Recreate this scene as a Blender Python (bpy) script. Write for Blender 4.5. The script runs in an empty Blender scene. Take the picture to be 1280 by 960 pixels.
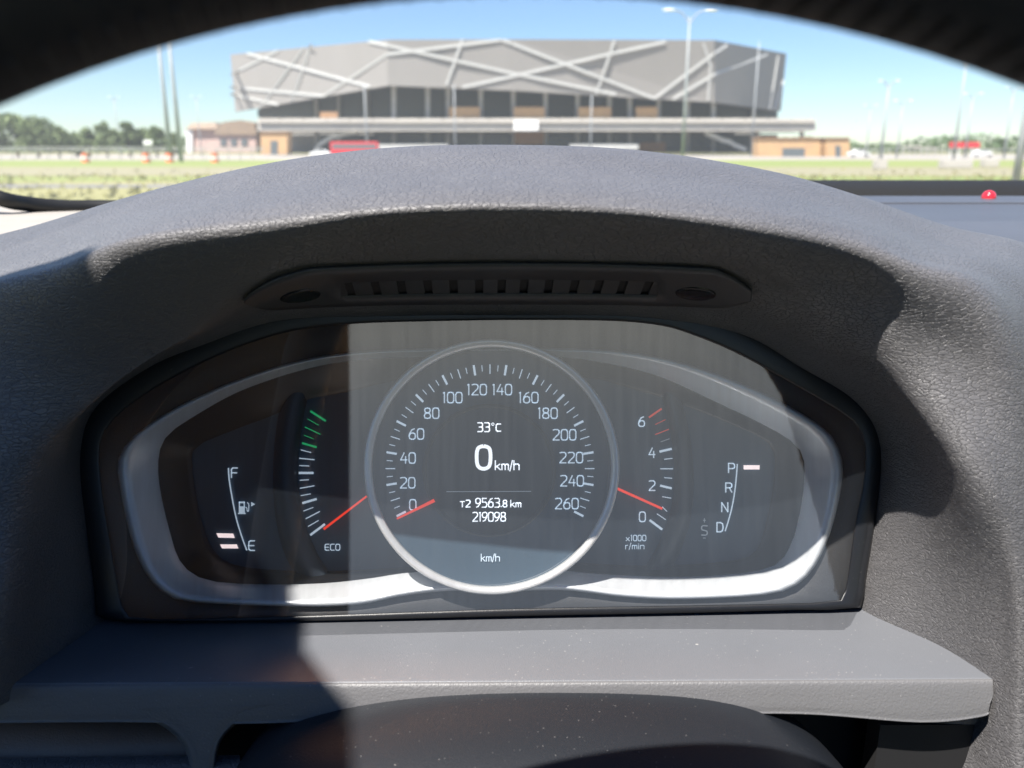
import bpy, bmesh, math, random
from mathutils import Vector, Matrix
random.seed(7)
S = bpy.context.scene
COL = S.collection
R = math.radians

# ------------------------------------------------------------------ camera
F, CX, CY = 1040.0, 640.0, 480.0          # focal length and centre in photograph pixels
PITCH = R(15.6); CT, ST = math.cos(PITCH), math.sin(PITCH)
EYE = Vector((0, 0, 1.2))
cam = bpy.data.cameras.new('camera'); camo = bpy.data.objects.new('camera', cam); COL.objects.link(camo)
camo.location = EYE; camo.rotation_euler = (math.pi/2 - PITCH, 0, 0)
cam.sensor_width = 36; cam.lens = 36*F/1280; cam.clip_start = .01; cam.clip_end = 6000
cam.dof.use_dof = True; cam.dof.focus_distance = .36; cam.dof.aperture_fstop = 12.4
S.camera = camo

# ------------------------------------------------------------------ sky, sun, exposure
SUN_AZ, SUN_EL = 218, 60                  # azimuth from +Y (straight ahead) clockwise: behind and to the left
w = bpy.data.worlds.new('World'); S.world = w; w.use_nodes = True
nt = w.node_tree; sky = nt.nodes.new('ShaderNodeTexSky'); sky.sky_type = 'NISHITA'; sky.sun_disc = False
sky.sun_elevation = R(SUN_EL); sky.sun_rotation = R(SUN_AZ); sky.air_density = 1.0; sky.dust_density = .05; sky.ozone_density = 1.5
bg = nt.nodes['Background']; hs_ = nt.nodes.new('ShaderNodeHueSaturation'); hs_.inputs['Saturation'].default_value = 1.12; nt.links.new(sky.outputs[0], hs_.inputs['Color']); mx_ = nt.nodes.new('ShaderNodeMix'); mx_.data_type = 'RGBA'; mx_.blend_type = 'MULTIPLY'; mx_.inputs[0].default_value = 1; mx_.inputs[7].default_value = (.76, .88, 1.04, 1); nt.links.new(hs_.outputs[0], mx_.inputs[6]); nt.links.new(mx_.outputs[2], bg.inputs[0]); bg.inputs[1].default_value = .060
sl = bpy.data.lights.new('sun', 'SUN'); so = bpy.data.objects.new('sun', sl); COL.objects.link(so)
sl.energy = 5.0; sl.angle = R(.55); sl.color = (1, .95, .88)
sd = Vector((math.sin(R(SUN_AZ))*math.cos(R(SUN_EL)), math.cos(R(SUN_AZ))*math.cos(R(SUN_EL)), math.sin(R(SUN_EL))))
so.rotation_euler = sd.to_track_quat('Z', 'Y').to_euler()
S.view_settings.view_transform = 'Standard'; S.view_settings.look = 'None'
S.view_settings.exposure = 1.34; S.view_settings.gamma = 1

S.cycles.caustics_reflective = False; S.cycles.caustics_refractive = False

# ------------------------------------------------------------------ helpers
def K(px, py, d):
    """point seen at photo pixel (px,py), d metres along the optical axis"""
    cx = (px-CX)/F*d; cy = (CY-py)/F*d
    return Vector((cx, d*CT + cy*ST, cy*CT - d*ST)) + EYE
def W(px, py, Y):
    """point seen at photo pixel (px,py) on the upright plane at distance Y"""
    cx = (px-CX)/F; cy = (CY-py)/F
    t = Y/(CT + cy*ST)
    return Vector((cx*t, Y, (cy*CT-ST)*t)) + EYE
def link(name, me, mat=None, parent=None):
    o = bpy.data.objects.new(name, me); COL.objects.link(o)
    if mat: me.materials.append(mat)
    if parent: o.parent = parent
    return o
def tag(o, label=None, cat=None, group=None, kind=None):
    if label: o['label'] = label
    if cat: o['category'] = cat
    if group: o['group'] = group
    if kind: o['kind'] = kind
    return o
def empty(name, loc=(0, 0, 0)):
    """root at the world origin axes; parts carry world coordinates, shifted to the root"""
    o = bpy.data.objects.new(name, None); COL.objects.link(o); o.location = loc; o.empty_display_size = .05
    return o
def fix(o, parent):
    """parent an object whose mesh is in world coordinates"""
    base = Vector((0, 0, 0)); p = parent
    while p: base += Vector(p.location); p = p.parent
    o.parent = parent; o.location = -base
    return o
def mk(name, verts, faces, mat, parent=None, smooth=False, uv=None):
    me = bpy.data.meshes.new(name); me.from_pydata([tuple(v) for v in verts], [], faces); me.validate(); me.update()
    bm = bmesh.new(); bm.from_mesh(me); bmesh.ops.recalc_face_normals(bm, faces=bm.faces); bm.to_mesh(me); bm.free()
    if smooth:
        for p in me.polygons: p.use_smooth = True
    o = link(name, me, mat)
    if parent: fix(o, parent)
    return o
def cr(p0, p1, p2, p3, t):
    return .5*((2*p1) + (p2-p0)*t + (2*p0-5*p1+4*p2-p3)*t*t + (3*p1-p0-3*p2+p3)*t*t*t)
def spline(P, n, closed=False):
    out = []; N = len(P); m = N if closed else N-1
    for i in range(m):
        if closed: a, b, c, d = P[i-1], P[i], P[(i+1) % N], P[(i+2) % N]
        else: a, b, c, d = P[max(i-1, 0)], P[i], P[i+1], P[min(i+2, N-1)]
        for k in range(n): out.append(cr(a, b, c, d, k/n))
    if not closed: out.append(P[-1])
    return out
def loft(name, rows, nu, nv, mat, parent=None, closed=False, flip=False, thick=0):
    """smooth surface through a grid of points: rows[station][k]"""
    A = [spline(r, nv) for r in rows]
    cols = list(zip(*A)); B = [spline(list(c), nu, closed) for c in cols]
    nj = len(B); ni = len(B[0])
    V = [B[j][i] for j in range(nj) for i in range(ni)]
    Fc = []
    for j in range(nj-1):
        for i in range(ni if closed else ni-1):
            i2 = (i+1) % ni
            Fc.append((j*ni+i, j*ni+i2, (j+1)*ni+i2, (j+1)*ni+i))
    o = mk(name, V, Fc, mat, parent, smooth=True)
    if thick:
        m = o.modifiers.new('solid', 'SOLIDIFY'); m.thickness = thick; m.offset = 0
    return o
def box(name, c, s, mat, parent=None, rot=None, bev=0):
    bm = bmesh.new(); bmesh.ops.create_cube(bm, size=1)
    for v in bm.verts: v.co = Vector((v.co.x*s[0], v.co.y*s[1], v.co.z*s[2]))
    if bev: bmesh.ops.bevel(bm, geom=list(bm.edges), offset=bev, segments=2, affect='EDGES')
    if rot: bmesh.ops.rotate(bm, verts=bm.verts, cent=(0, 0, 0), matrix=rot)
    for v in bm.verts: v.co += Vector(c)
    me = bpy.data.meshes.new(name); bm.to_mesh(me); bm.free()
    o = link(name, me, mat)
    if parent: fix(o, parent)
    return o
def prism(name, poly, depth, mat, parent=None, bev=0):
    """closed polygon (world points) extruded by vector depth"""
    n = len(poly); V = [Vector(p) for p in poly] + [Vector(p)+Vector(depth) for p in poly]
    Fc = [tuple(range(n)), tuple(range(2*n-1, n-1, -1))] + [(i, (i+1) % n, n+(i+1) % n, n+i) for i in range(n)]
    o = mk(name, V, Fc, mat, parent)
    if bev:
        m = o.modifiers.new('bevel', 'BEVEL'); m.width = bev; m.segments = 2; m.limit_method = 'ANGLE'
    return o
def tube_pts(V, Fc, pts, rad, n=8, cap=True):
    """append a tube along pts to V, Fc"""
    base = len(V); m = len(pts)
    for i, p in enumerate(pts):
        t = (pts[min(i+1, m-1)]-pts[max(i-1, 0)]).normalized()
        a = t.cross(Vector((0, 0, 1)))
        if a.length < .05: a = t.cross(Vector((1, 0, 0)))
        a.normalize(); b = t.cross(a).normalized()
        r = rad[i] if isinstance(rad, (list, tuple)) else rad
        for k in range(n):
            q = 2*math.pi*k/n; V.append(p + a*math.cos(q)*r + b*math.sin(q)*r)
    for i in range(m-1):
        for k in range(n):
            k2 = (k+1) % n
            Fc.append((base+i*n+k, base+i*n+k2, base+(i+1)*n+k2, base+(i+1)*n+k))
    if cap:
        Fc.append(tuple(base+k for k in range(n))); Fc.append(tuple(base+(m-1)*n+k for k in reversed(range(n))))
def tube(name, pts, rad, mat, parent=None, n=8):
    V, Fc = [], []; tube_pts(V, Fc, [Vector(p) for p in pts], rad, n)
    return mk(name, V, Fc, mat, parent, smooth=True)

# ------------------------------------------------------------------ materials
def mat(name, col=(.5, .5, .5), rough=.5, metal=0, spec=.5, coat=0, emit=None, estr=0):
    m = bpy.data.materials.new(name); m.use_nodes = True; b = m.node_tree.nodes['Principled BSDF']
    b.inputs['Base Color'].default_value = (*col, 1); b.inputs['Roughness'].default_value = rough
    b.inputs['Metallic'].default_value = metal; b.inputs['Specular IOR Level'].default_value = spec
    b.inputs['Coat Weight'].default_value = coat
    if emit: b.inputs['Emission Color'].default_value = (*emit, 1); b.inputs['Emission Strength'].default_value = estr
    return m
class N:
    def __init__(s, m): s.t = m.node_tree; s.b = s.t.nodes['Principled BSDF']
    def n(s, k, **kw):
        x = s.t.nodes.new(k)
        for a, v in kw.items(): setattr(x, a, v)
        return x
    def l(s, a, b): s.t.links.new(a, b)
    def coord(s, scale=(1, 1, 1), rot=(0, 0, 0), src='Object'):
        c = s.n('ShaderNodeTexCoord'); m = s.n('ShaderNodeMapping'); s.l(c.outputs[src], m.inputs[0])
        m.inputs['Scale'].default_value = scale; m.inputs['Rotation'].default_value = rot
        return m.outputs[0]
    def noise(s, v, sc, det=3, rough=.5):
        x = s.n('ShaderNodeTexNoise'); s.l(v, x.inputs['Vector']); x.inputs['Scale'].default_value = sc
        x.inputs['Detail'].default_value = det; x.inputs['Roughness'].default_value = rough; return x
    def voro(s, v, sc, feat='F1', rnd=1):
        x = s.n('ShaderNodeTexVoronoi'); x.feature = feat; s.l(v, x.inputs['Vector']); x.inputs['Scale'].default_value = sc
        x.inputs['Randomness'].default_value = rnd; return x
    def ramp(s, v, stops, interp='LINEAR'):
        x = s.n('ShaderNodeValToRGB'); s.l(v, x.inputs[0]); x.color_ramp.interpolation = interp
        e = x.color_ramp.elements
        while len(e) < len(stops): e.new(.5)
        for i, (p, c) in enumerate(stops):
            e[i].position = p; e[i].color = (*c, 1) if isinstance(c, tuple) else (c, c, c, 1)
        return x.outputs[0]
    def math(s, op, a, b=None):
        x = s.n('ShaderNodeMath'); x.operation = op
        for i, q in enumerate((a, b)):
            if q is None: continue
            if isinstance(q, (int, float)): x.inputs[i].default_value = q
            else: s.l(q, x.inputs[i])
        return x.outputs[0]
    def mix(s, f, a, b):
        x = s.n('ShaderNodeMix'); x.data_type = 'RGBA'
        for i, q in ((0, f), (6, a), (7, b)):
            if isinstance(q, tuple): x.inputs[i].default_value = (*q, 1)
            elif isinstance(q, (int, float)): x.inputs[i].default_value = q
            else: s.l(q, x.inputs[i])
        return x.outputs[2]
    def bump(s, h, dist, strength=1, prev=None):
        x = s.n('ShaderNodeBump'); s.l(h, x.inputs['Height']); x.inputs['Distance'].default_value = dist
        x.inputs['Strength'].default_value = strength
        if prev: s.l(prev, x.inputs['Normal'])
        return x.outputs[0]
    def normal(s, v): s.l(v, s.b.inputs['Normal'])

def leather(name, col, scale=(1, 1, 2.5), cell=390, dist=.0003, rough=.42):
    m = mat(name, col, rough, spec=.55); n = N(m)
    c = n.coord(scale)
    dz = n.noise(c, 45, 2); add = n.n('ShaderNodeVectorMath', operation='MULTIPLY_ADD')
    n.l(dz.outputs['Color'], add.inputs[0]); add.inputs[1].default_value = (.012, .012, .012); n.l(c, add.inputs[2])
    dz2 = n.noise(c, 260, 2); add2 = n.n('ShaderNodeVectorMath', operation='MULTIPLY_ADD')
    n.l(dz2.outputs['Color'], add2.inputs[0]); add2.inputs[1].default_value = (.002, .002, .002); n.l(add.outputs[0], add2.inputs[2])
    v1 = n.voro(add2.outputs[0], cell, 'DISTANCE_TO_EDGE'); v2 = n.voro(add2.outputs[0], cell*2.6, 'DISTANCE_TO_EDGE')
    h1 = n.ramp(v1.outputs[0], [(0, 0.), (.03, .45), (.09, .9), (.3, 1.)])
    h2 = n.ramp(v2.outputs[0], [(0, 0.), (.2, .7), (.5, 1.)])
    nb = n.bump(h1, dist, 1); nb = n.bump(h2, dist*.12, 1, nb)
    fine = n.noise(c, 1900, 2, .6); nb = n.bump(fine.outputs[0], dist*.3, 1, nb)
    n.normal(nb)
    # dust speckles and slow wear variation
    d = n.noise(n.coord(), 14, 4, .6); cc = n.mix(d.outputs[0], tuple(x*.85 for x in col), tuple(x*1.18 for x in col))
    n.l(cc, n.b.inputs['Base Color'])
    return m
def plastic(name, col, rough=.42, grain=900, dist=.00012, dust=.0, spec=.5, coat=0):
    m = mat(name, col, rough, spec=spec, coat=coat); n = N(m); c = n.coord()
    g = n.noise(c, grain, 3, .6); n.normal(n.bump(g.outputs[0], dist, 1))
    base = n.noise(c, 11, 4, .6); cc = n.mix(base.outputs[0], tuple(x*.88 for x in col), tuple(x*1.14 for x in col))
    if dust:
        w_ = n.noise(c, 330, 2); cs = n.n('ShaderNodeVectorMath', operation='MULTIPLY_ADD')
        n.l(w_.outputs['Color'], cs.inputs[0]); cs.inputs[1].default_value = (.004, .004, .004); n.l(c, cs.inputs[2])
        v = n.voro(cs.outputs[0], 190); r1 = n.ramp(v.outputs['Distance'], [(0, 1.), (.035, 1.), (.07, 0.)])
        pick = n.ramp(v.outputs['Color'], [(0, 0.), (.55, 0.), (.62, 1.)])
        v2 = n.voro(c, 520); r2 = n.ramp(v2.outputs['Distance'], [(0, 1.), (.08, .7), (.13, 0.)])
        pick2 = n.ramp(v2.outputs['Color'], [(0, 0.), (.6, 0.), (.66, 1.)])
        patch = n.ramp(n.noise(c, 28, 3).outputs[0], [(.35, .25), (.65, 1.)])
        k = n.math('MULTIPLY', n.math('MAXIMUM', n.math('MULTIPLY', r1, pick), n.math('MULTIPLY', r2, pick2)), n.math('MULTIPLY', patch, dust))
        cc = n.mix(k, cc, (.55, .53, .5))
        rr = n.math('ADD', n.math('MULTIPLY', k, .4), rough); n.l(rr, n.b.inputs['Roughness'])
    n.l(cc, n.b.inputs['Base Color'])
    return m
def mottled(name, a, b, scale, rough=.8, det=4, coord=(1, 1, 1), bump=0):
    m = mat(name, a, rough); n = N(m); c = n.coord(coord); x = n.noise(c, scale, det, .6)
    f = n.ramp(x.outputs[0], [(.3, 0.), (.7, 1.)])
    n.l(n.mix(f, a, b), n.b.inputs['Base Color'])
    if bump: n.normal(n.bump(x.outputs[0], bump))
    return m
M = {}
M['leather'] = leather('soft_touch_leather', (.104, .101, .104), rough=.43)
M['smooth'] = plastic('moulded_grey_plastic', (.042, .0435, .047), .45, 1500, .00010, .12)
M['ledge'] = plastic('ledge_plastic', (.122, .128, .142), .42, 1700, .00013, .9)
M['beam'] = plastic('beam_plastic', (.105, .104, .108), .45, 1100, .00022, .35)
M['vent'] = plastic('vent_plastic', (.036, .037, .04), .48, 1500, .0001)
M['black'] = plastic('black_frame_plastic', (.014, .015, .018), .38, 1800, .00006, .12)
M['recess'] = mat('recess_shade_black', (.004, .005, .006), .25)  # near-black colour stands in for shade inside the screw recesses
M['void'] = mat('painted_shade_black', (.006, .006, .007), .8)  # black colour standing in for shade in openings
M['face'] = plastic('cluster_face_plate', (.055, .055, .057), .5, 1200, .00012, .2)
M['dial'] = plastic('dial_face_ink', (.048, .084, .122), .45, 2200, .00002, .1)
M['dialc'] = plastic('dial_centre_ink', (.026, .040, .054), .35, 2200, .00001)
M['ridge'] = plastic('dial_ridge_plastic', (.05, .068, .088), .4, 2000, .00003)
M['lower'] = plastic('lower_brown_plastic', (.15, .11, .092), .5, 1200, .0002, .2)
M['column'] = plastic('column_cover_plastic', (.010, .012, .016), .42, 1500, .00012, .3)
M['wheel'] = leather('wheel_leather', (.010, .010, .011), (1, 1, 1), 700, .00006, .55)
M['rubber'] = mat('windscreen_gasket_rubber', (.008, .008, .008), .55)
M['frit'] = mat('windscreen_black_band', (.006, .006, .006), .35)
M['dashtop'] = plastic('dash_top_plastic', (.075, .082, .098), .5, 900, .0002, .3)
M['pale'] = mottled('pale_corner_trim', (.36, .33, .29), (.30, .28, .25), 30, .7)
# satin metal with faint brushed variation
m = mat('satin_silver', (.92, .95, .98), .38, .25); n = N(m); c = n.coord((1, 1, 1)); g = n.noise(c, 1500, 2)
n.normal(n.bump(g.outputs[0], .00003)); M['silver'] = m
m = mat('ring_silver', (.93, .93, .92), .3, .35); n = N(m); c = n.coord((1, 1, 1)); g = n.noise(c, 1800, 2)
n.normal(n.bump(g.outputs[0], .00003)); M['ring'] = m
M['print'] = mat('pale_dial_print', (.62, .72, .8), .6, emit=(.62, .76, .9), estr=.32)  # dial prints are given a glow to read through the cover
M['printdim'] = mat('dim_dial_print', (.35, .42, .46), .6, emit=(.6, .7, .8), estr=.10)
M['green'] = mat('green_dial_print', (.02, .30, .12), .6, emit=(.02, .40, .15), estr=.35)
M['redprint'] = mat('red_dial_print', (.6, .07, .04), .6, emit=(.8, .08, .05), estr=.25)
M['needle'] = mat('red_needle', (.75, .07, .035), .45, emit=(1, .05, .02), estr=.4)  # glow added to keep the red strong through the veil
M['lcd'] = mat('lit_display_white', (.8, .85, .9), .6, emit=(.88, .93, 1), estr=.62)
M['bar'] = mat('lit_pinkish_bar', (.8, .7, .7), .6, emit=(.95, .78, .78), estr=.6)
M['redball'] = mat('glossy_red', (.65, .02, .03), .15, coat=1)

def glass(name, gloss, haze, specks=0, tint=(1, 1, 1), rough=.0, hz=(.5, .5, .5), scale=60):
    m = bpy.data.materials.new(name); m.use_nodes = True; t = m.node_tree; t.nodes.clear()
    o = t.nodes.new('ShaderNodeOutputMaterial'); tr = t.nodes.new('ShaderNodeBsdfTransparent'); gl = t.nodes.new('ShaderNodeBsdfGlossy')
    df = t.nodes.new('ShaderNodeBsdfTranslucent' if specks else 'ShaderNodeBsdfDiffuse'); df.inputs[0].default_value = (*hz, 1)
    gl.inputs['Roughness'].default_value = rough; gl.inputs[0].default_value = (*tint, 1)
    m1 = t.nodes.new('ShaderNodeMixShader'); m1.inputs[0].default_value = gloss
    t.links.new(tr.outputs[0], m1.inputs[1]); t.links.new(gl.outputs[0], m1.inputs[2])
    m2 = t.nodes.new('ShaderNodeMixShader'); m2.inputs[0].default_value = haze
    t.links.new(m1.outputs[0], m2.inputs[1]); t.links.new(df.outputs[0], m2.inputs[2])
    if specks:
        c = t.nodes.new('ShaderNodeTexCoord'); v = t.nodes.new('ShaderNodeTexVoronoi'); v.inputs['Scale'].default_value = scale
        t.links.new(c.outputs['Object'], v.inputs['Vector'])
        r = t.nodes.new('ShaderNodeValToRGB'); r.color_ramp.elements[0].position = .0; r.color_ramp.elements[0].color = (specks,)*3+(1,)
        r.color_ramp.elements[1].position = .09; r.color_ramp.elements[1].color = (haze,)*3+(1,)
        t.links.new(v.outputs['Distance'], r.inputs[0]); t.links.new(r.outputs[0], m2.inputs[0])
    t.links.new(m2.outputs[0], o.inputs[0]); return m
M['cover'] = glass('clear_cover', .33, .010, .0, (1, .52, .28), .02, (.42, .5, .6))  # reflection raised and tinted warm to colour the veil beige
t_ = M['cover'].node_tree; c_ = t_.nodes.new('ShaderNodeTexCoord'); mp = t_.nodes.new('ShaderNodeMapping'); mp.inputs['Scale'].default_value = (1, .05, .06)
nz_ = t_.nodes.new('ShaderNodeTexNoise'); nz_.inputs['Scale'].default_value = 420; nz_.inputs['Detail'].default_value = 4
nz2 = t_.nodes.new('ShaderNodeTexNoise'); nz2.inputs['Scale'].default_value = 16; nz2.inputs['Detail'].default_value = 3
ad_ = t_.nodes.new('ShaderNodeMath'); ad_.operation = 'ADD'; mr = t_.nodes.new('ShaderNodeMapRange')
mr.inputs[1].default_value = .6; mr.inputs[2].default_value = 1.4; mr.inputs[3].default_value = .33; mr.inputs[4].default_value = .45
t_.links.new(c_.outputs['Object'], mp.inputs[0]); t_.links.new(mp.outputs[0], nz_.inputs['Vector']); t_.links.new(c_.outputs['Object'], nz2.inputs['Vector'])
t_.links.new(nz_.outputs[0], ad_.inputs[0]); t_.links.new(nz2.outputs[0], ad_.inputs[1]); t_.links.new(ad_.outputs[0], mr.inputs[0])
for n_ in t_.nodes:
    if n_.type == 'MIX_SHADER' and abs(n_.inputs[0].default_value-.33) < .001: t_.links.new(mr.outputs[0], n_.inputs[0])
M['screen'] = glass('windscreen_glass', .0, .11, .19, (1, 1, 1), .0, (.78, .8, .82), 55)  # dust film thickened to stand in for outdoor haze and glare

# ================================================================== CAR INTERIOR
dash = tag(empty('dashboard', K(640, 480, .40)), 'black leather grained dashboard with an arched hood over the instrument cluster', 'dashboard')
T = lambda L: [K(*p) for p in L]
# stations run from the lower left foot over the arch to the lower right foot.
# each: back slope, crest, mid top, lip, under lip, mid front face, inner ridge, frame edge, behind frame
st = [
 [(-300,900,.50),(-290,870,.47),(-240,860,.41),(-180,860,.345),(-130,880,.315),(-70,880,.297),(-20,890,.293),(60,850,.325),(124,830,.358),(150,830,.375)],
 [(-330,760,.50),(-320,740,.46),(-260,730,.41),(-190,730,.345),(-130,740,.312),(-60,745,.293),(2,750,.291),(62,745,.325),(118,740,.357),(145,740,.375)],
 [(-330,600,.50),(-320,560,.46),(-270,570,.40),(-200,590,.340),(-130,610,.308),(-50,630,.292),(20,640,.299),(66,640,.325),(106,648,.355),(135,650,.375)],
 [(-260,440,.50),(-230,415,.46),(-200,430,.40),(-150,450,.332),(-100,470,.300),(-20,530,.294),(46,560,.301),(78,562,.320),(98,566,.352),(128,575,.375)],
 [(-90,340,.50),(-70,318,.46),(-60,340,.385),(-45,362,.306),(-36,382,.294),(20,450,.296),(88,518,.306),(104,512,.320),(116,508,.350),(140,525,.375)],
 [(40,290,.50),(60,277,.45),(64,300,.37),(70,328,.289),(76,344,.280),(102,410,.291),(150,466,.309),(165,462,.315),(180,456,.347),(200,478,.375)],
 [(165,262,.50),(182,240,.43),(175,264,.355),(168,291,.276),(171,306,.267),(188,362,.282),(218,420,.306),(235,424,.315),(248,425,.345),(265,450,.375)],
 [(325,232,.48),(330,205,.40),(332,232,.330),(338,264,.266),(338,284,.258),(332,326,.272),(322,366,.295),(334,378,.320),(345,390,.342),(355,420,.375)],
 [(480,222,.46),(480,185,.38),(482,214,.312),(484,250,.258),(484,268,.252),(480,302,.270),(478,332,.292),(478,356,.318),(478,378,.338),(480,415,.375)],
 [(640,220,.45),(640,181,.375),(640,210,.306),(640,246,.254),(640,264,.250),(640,298,.268),(640,329,.290),(640,352,.316),(640,376,.336),(640,412,.375)],
 [(800,226,.46),(800,188,.38),(800,216,.312),(798,252,.258),(798,270,.252),(800,304,.270),(802,334,.292),(802,356,.318),(802,380,.338),(800,415,.375)],
 [(960,246,.48),(960,213,.395),(958,239,.325),(952,269,.266),(950,290,.258),(952,330,.276),(958,356,.296),(946,388,.318),(930,408,.342),(920,432,.375)],
 [(1060,268,.50),(1072,244,.415),(1068,266,.345),(1064,290,.278),(1060,312,.268),(1050,356,.285),(1036,402,.301),(1024,430,.318),(1008,454,.347),(990,480,.375)],
 [(1170,300,.50),(1180,281,.43),(1166,300,.36),(1146,322,.285),(1141,338,.270),(1128,398,.281),(1105,462,.296),(1090,480,.318),(1074,500,.350),(1050,520,.375)],
 [(1350,360,.50),(1330,325,.44),(1300,340,.375),(1262,362,.312),(1243,384,.279),(1215,465,.284),(1172,537,.286),(1134,542,.320),(1103,556,.352),(1075,565,.375)],
 [(1500,480,.50),(1480,470,.45),(1430,490,.39),(1370,520,.330),(1315,550,.300),(1262,590,.284),(1218,618,.284),(1155,630,.322),(1097,642,.355),(1068,645,.375)],
 [(1560,700,.50),(1540,690,.45),(1480,695,.40),(1410,705,.340),(1340,715,.308),(1282,735,.288),(1243,745,.299),(1166,750,.328),(1082,752,.357),(1055,752,.375)],
 [(1560,960,.50),(1540,960,.45),(1480,955,.40),(1410,950,.345),(1340,940,.312),(1288,935,.296),(1248,935,.303),(1172,880,.332),(1084,840,.358),(1055,840,.375)],
 [(1560,1200,.50),(1540,1200,.45),(1480,1200,.40),(1410,1180,.345),(1340,1180,.312),(1288,1180,.298),(1250,1180,.306),(1165,1000,.325),(1090,920,.358),(1055,920,.375)],
]
st = [s[:3]+[(s[2][0]*.4+s[3][0]*.6, s[2][1]*.4+s[3][1]*.6-2, s[2][2]*.33+s[3][2]*.67)]+s[3:] for s in st]
hood = loft('hood', [T(s) for s in st], 8, 6, M['leather'], dash)

# ledge below the cluster: flat top, rounded nose, front face with an arched underside
LX = [-120, 0, 150, 300, 460, 640, 820, 1000, 1150, 1228, 1241]
def ledge_z(px): return 858 - 7.5*min(max(px, 0), 1240)/1240
rows = []
yb = lambda px: 776 - 18*max(0, min(1, (px-120)/960))
under = {-120: 905, 0: 904, 150: 903, 300: 905, 460: 900, 640: 900, 820: 895, 1000: 893, 1150: 903, 1228: 896, 1241: 888}
backx = {-120: 60, 0: 112, 150: 222, 300: 345, 460: 488, 640: 640, 820: 792, 1000: 945, 1150: 1050, 1228: 1082, 1241: 1086}
for px in LX:
    y0 = ledge_z(px); e = 6 if px > 1235 else 0
    rows.append([K(backx[px], yb(backx[px])-10, .372), K(backx[px], yb(backx[px]), .362), K((backx[px]+px)/2, (yb(px)+y0)/2-4, .333), K(px-e, y0-9, .308), K(px, y0-2, .3045), K(px, y0+3, .3035), K(px, y0+20, .303), K(px-e, under[px]-4, .303), K(px-e, under[px], .305), K(px-e, under[px]-2, .325)])
# crease rows doubled so that the nose stays crisp
led = loft('ledge', [r[:5] for r in rows], 6, 5, M['ledge'], dash)
beam = loft('ledge_front', [r[4:] for r in rows], 6, 5, M['beam'], dash)

# lower fascia left: lobe of the beam running down beside the column, and the brownish recess
lob = [[K(x, y, .318) for x, y in ((150, 890), (184, 899), (213, 915), (232, 940), (240, 985))],
       [K(x, y, .3045) for x, y in ((150, 890), (185, 898), (215, 914), (234, 939), (242, 985))],
       [K(x, y, .3029) for x, y in ((170, 886), (196, 894), (224, 910), (243, 938), (250, 985))],
       [K(x, y, .3027) for x, y in ((262, 884), (258, 894), (256, 910), (256, 938), (256, 985))],
       [K(x, y, .3029) for x, y in ((345, 880), (306, 890), (282, 907), (266, 934), (261, 985))],
       [K(x, y, .3045) for x, y in ((365, 882), (316, 892), (290, 908), (272, 934), (267, 985))],
       [K(x, y, .318) for x, y in ((365, 884), (317, 893), (291, 909), (273, 935), (268, 985))]]
loft('ledge_foot', lob, 6, 6, M['beam'], dash)
loft('lower_panel', [[K(-60, 885, .33), K(-60, 905, .322), K(-60, 935, .316), K(-60, 955, .314)], [K(8, 885, .33), K(8, 905, .322), K(8, 936, .316), K(8, 957, .314)],
     [K(120, 885, .33), K(120, 905, .321), K(120, 930, .315), K(120, 950, .313)], [K(262, 885, .33), K(262, 905, .322), K(262, 925, .316), K(262, 947, .314)]], 6, 4, M['lower'], dash)
loft('knee_panel', [[K(-80, 950, .312), K(-80, 985, .300), K(-80, 1060, .29)], [K(120, 946, .312), K(120, 975, .300), K(120, 1060, .29)], [K(300, 944, .312), K(300, 970, .300), K(300, 1060, .29)]], 6, 4, M['leather'], dash)
prism('column_opening_shade', [K(230, 880, .345), K(1260, 880, .345), K(1260, 1150, .345), K(230, 1150, .345)], (0, .004, 0), M['void'], dash)  # black sheet in place of the unlit depth behind
box('lower_right_panel', K(1330, 1010, .33), (.16, .01, .085), M['void'], dash)  # coloured black for the shade below the ledge end
loft('ledge_end_bracket', [[K(1092, 895, .318), K(1110, 915, .322), K(1150, 930, .328)], [K(1160, 897, .314), K(1180, 918, .318), K(1188, 930, .324)], [K(1232, 893, .310), K(1222, 910, .315), K(1200, 930, .322)]], 5, 4, M['beam'], dash)

# flat dash top beyond the hood, sloping down to the windscreen, with its shallow step
TZ = -.039
def P(x, y, z): return Vector((x, y, z)) + EYE
loft('dash_top', [[P(x, .40, TZ-.01), P(x, .50, TZ-.0015), P(x, .62, TZ-.001), P(x, .655, TZ), P(x, .665, TZ+.0015), P(x, .76, TZ+.001), P(x, .90, TZ-.01)] for x in (.12, .3, .5, .8, 1.1)], 4, 4, M['dashtop'], dash)
loft('dash_corner_trim', [[P(x, .40, TZ-.020), P(x, .50, TZ-.014+q), P(x, .60, TZ-.010+q), P(x, .70, TZ-.007+q), P(x, .9, TZ-.012)] for x, q in ((-.9, .004), (-.6, .002), (-.42, 0), (-.3, -.002), (-.1, -.004), (.121, -.012))], 5, 4, M['pale'], dash)
tag(mk('red_knob', *(lambda bm: ([v.co.copy()*.0056 + W(1236, 246.5, .70) for v in bm.verts], [tuple(v.index for v in f.verts) for f in bm.faces]))((lambda b: (bmesh.ops.create_icosphere(b, subdivisions=3, radius=1), b.verts.ensure_lookup_table(), b.verts.index_update(), b)[-1])(bmesh.new())), M['redball'], None, True),
    'small glossy red ball on the dash top at the foot of the windscreen', 'knob')

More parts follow.
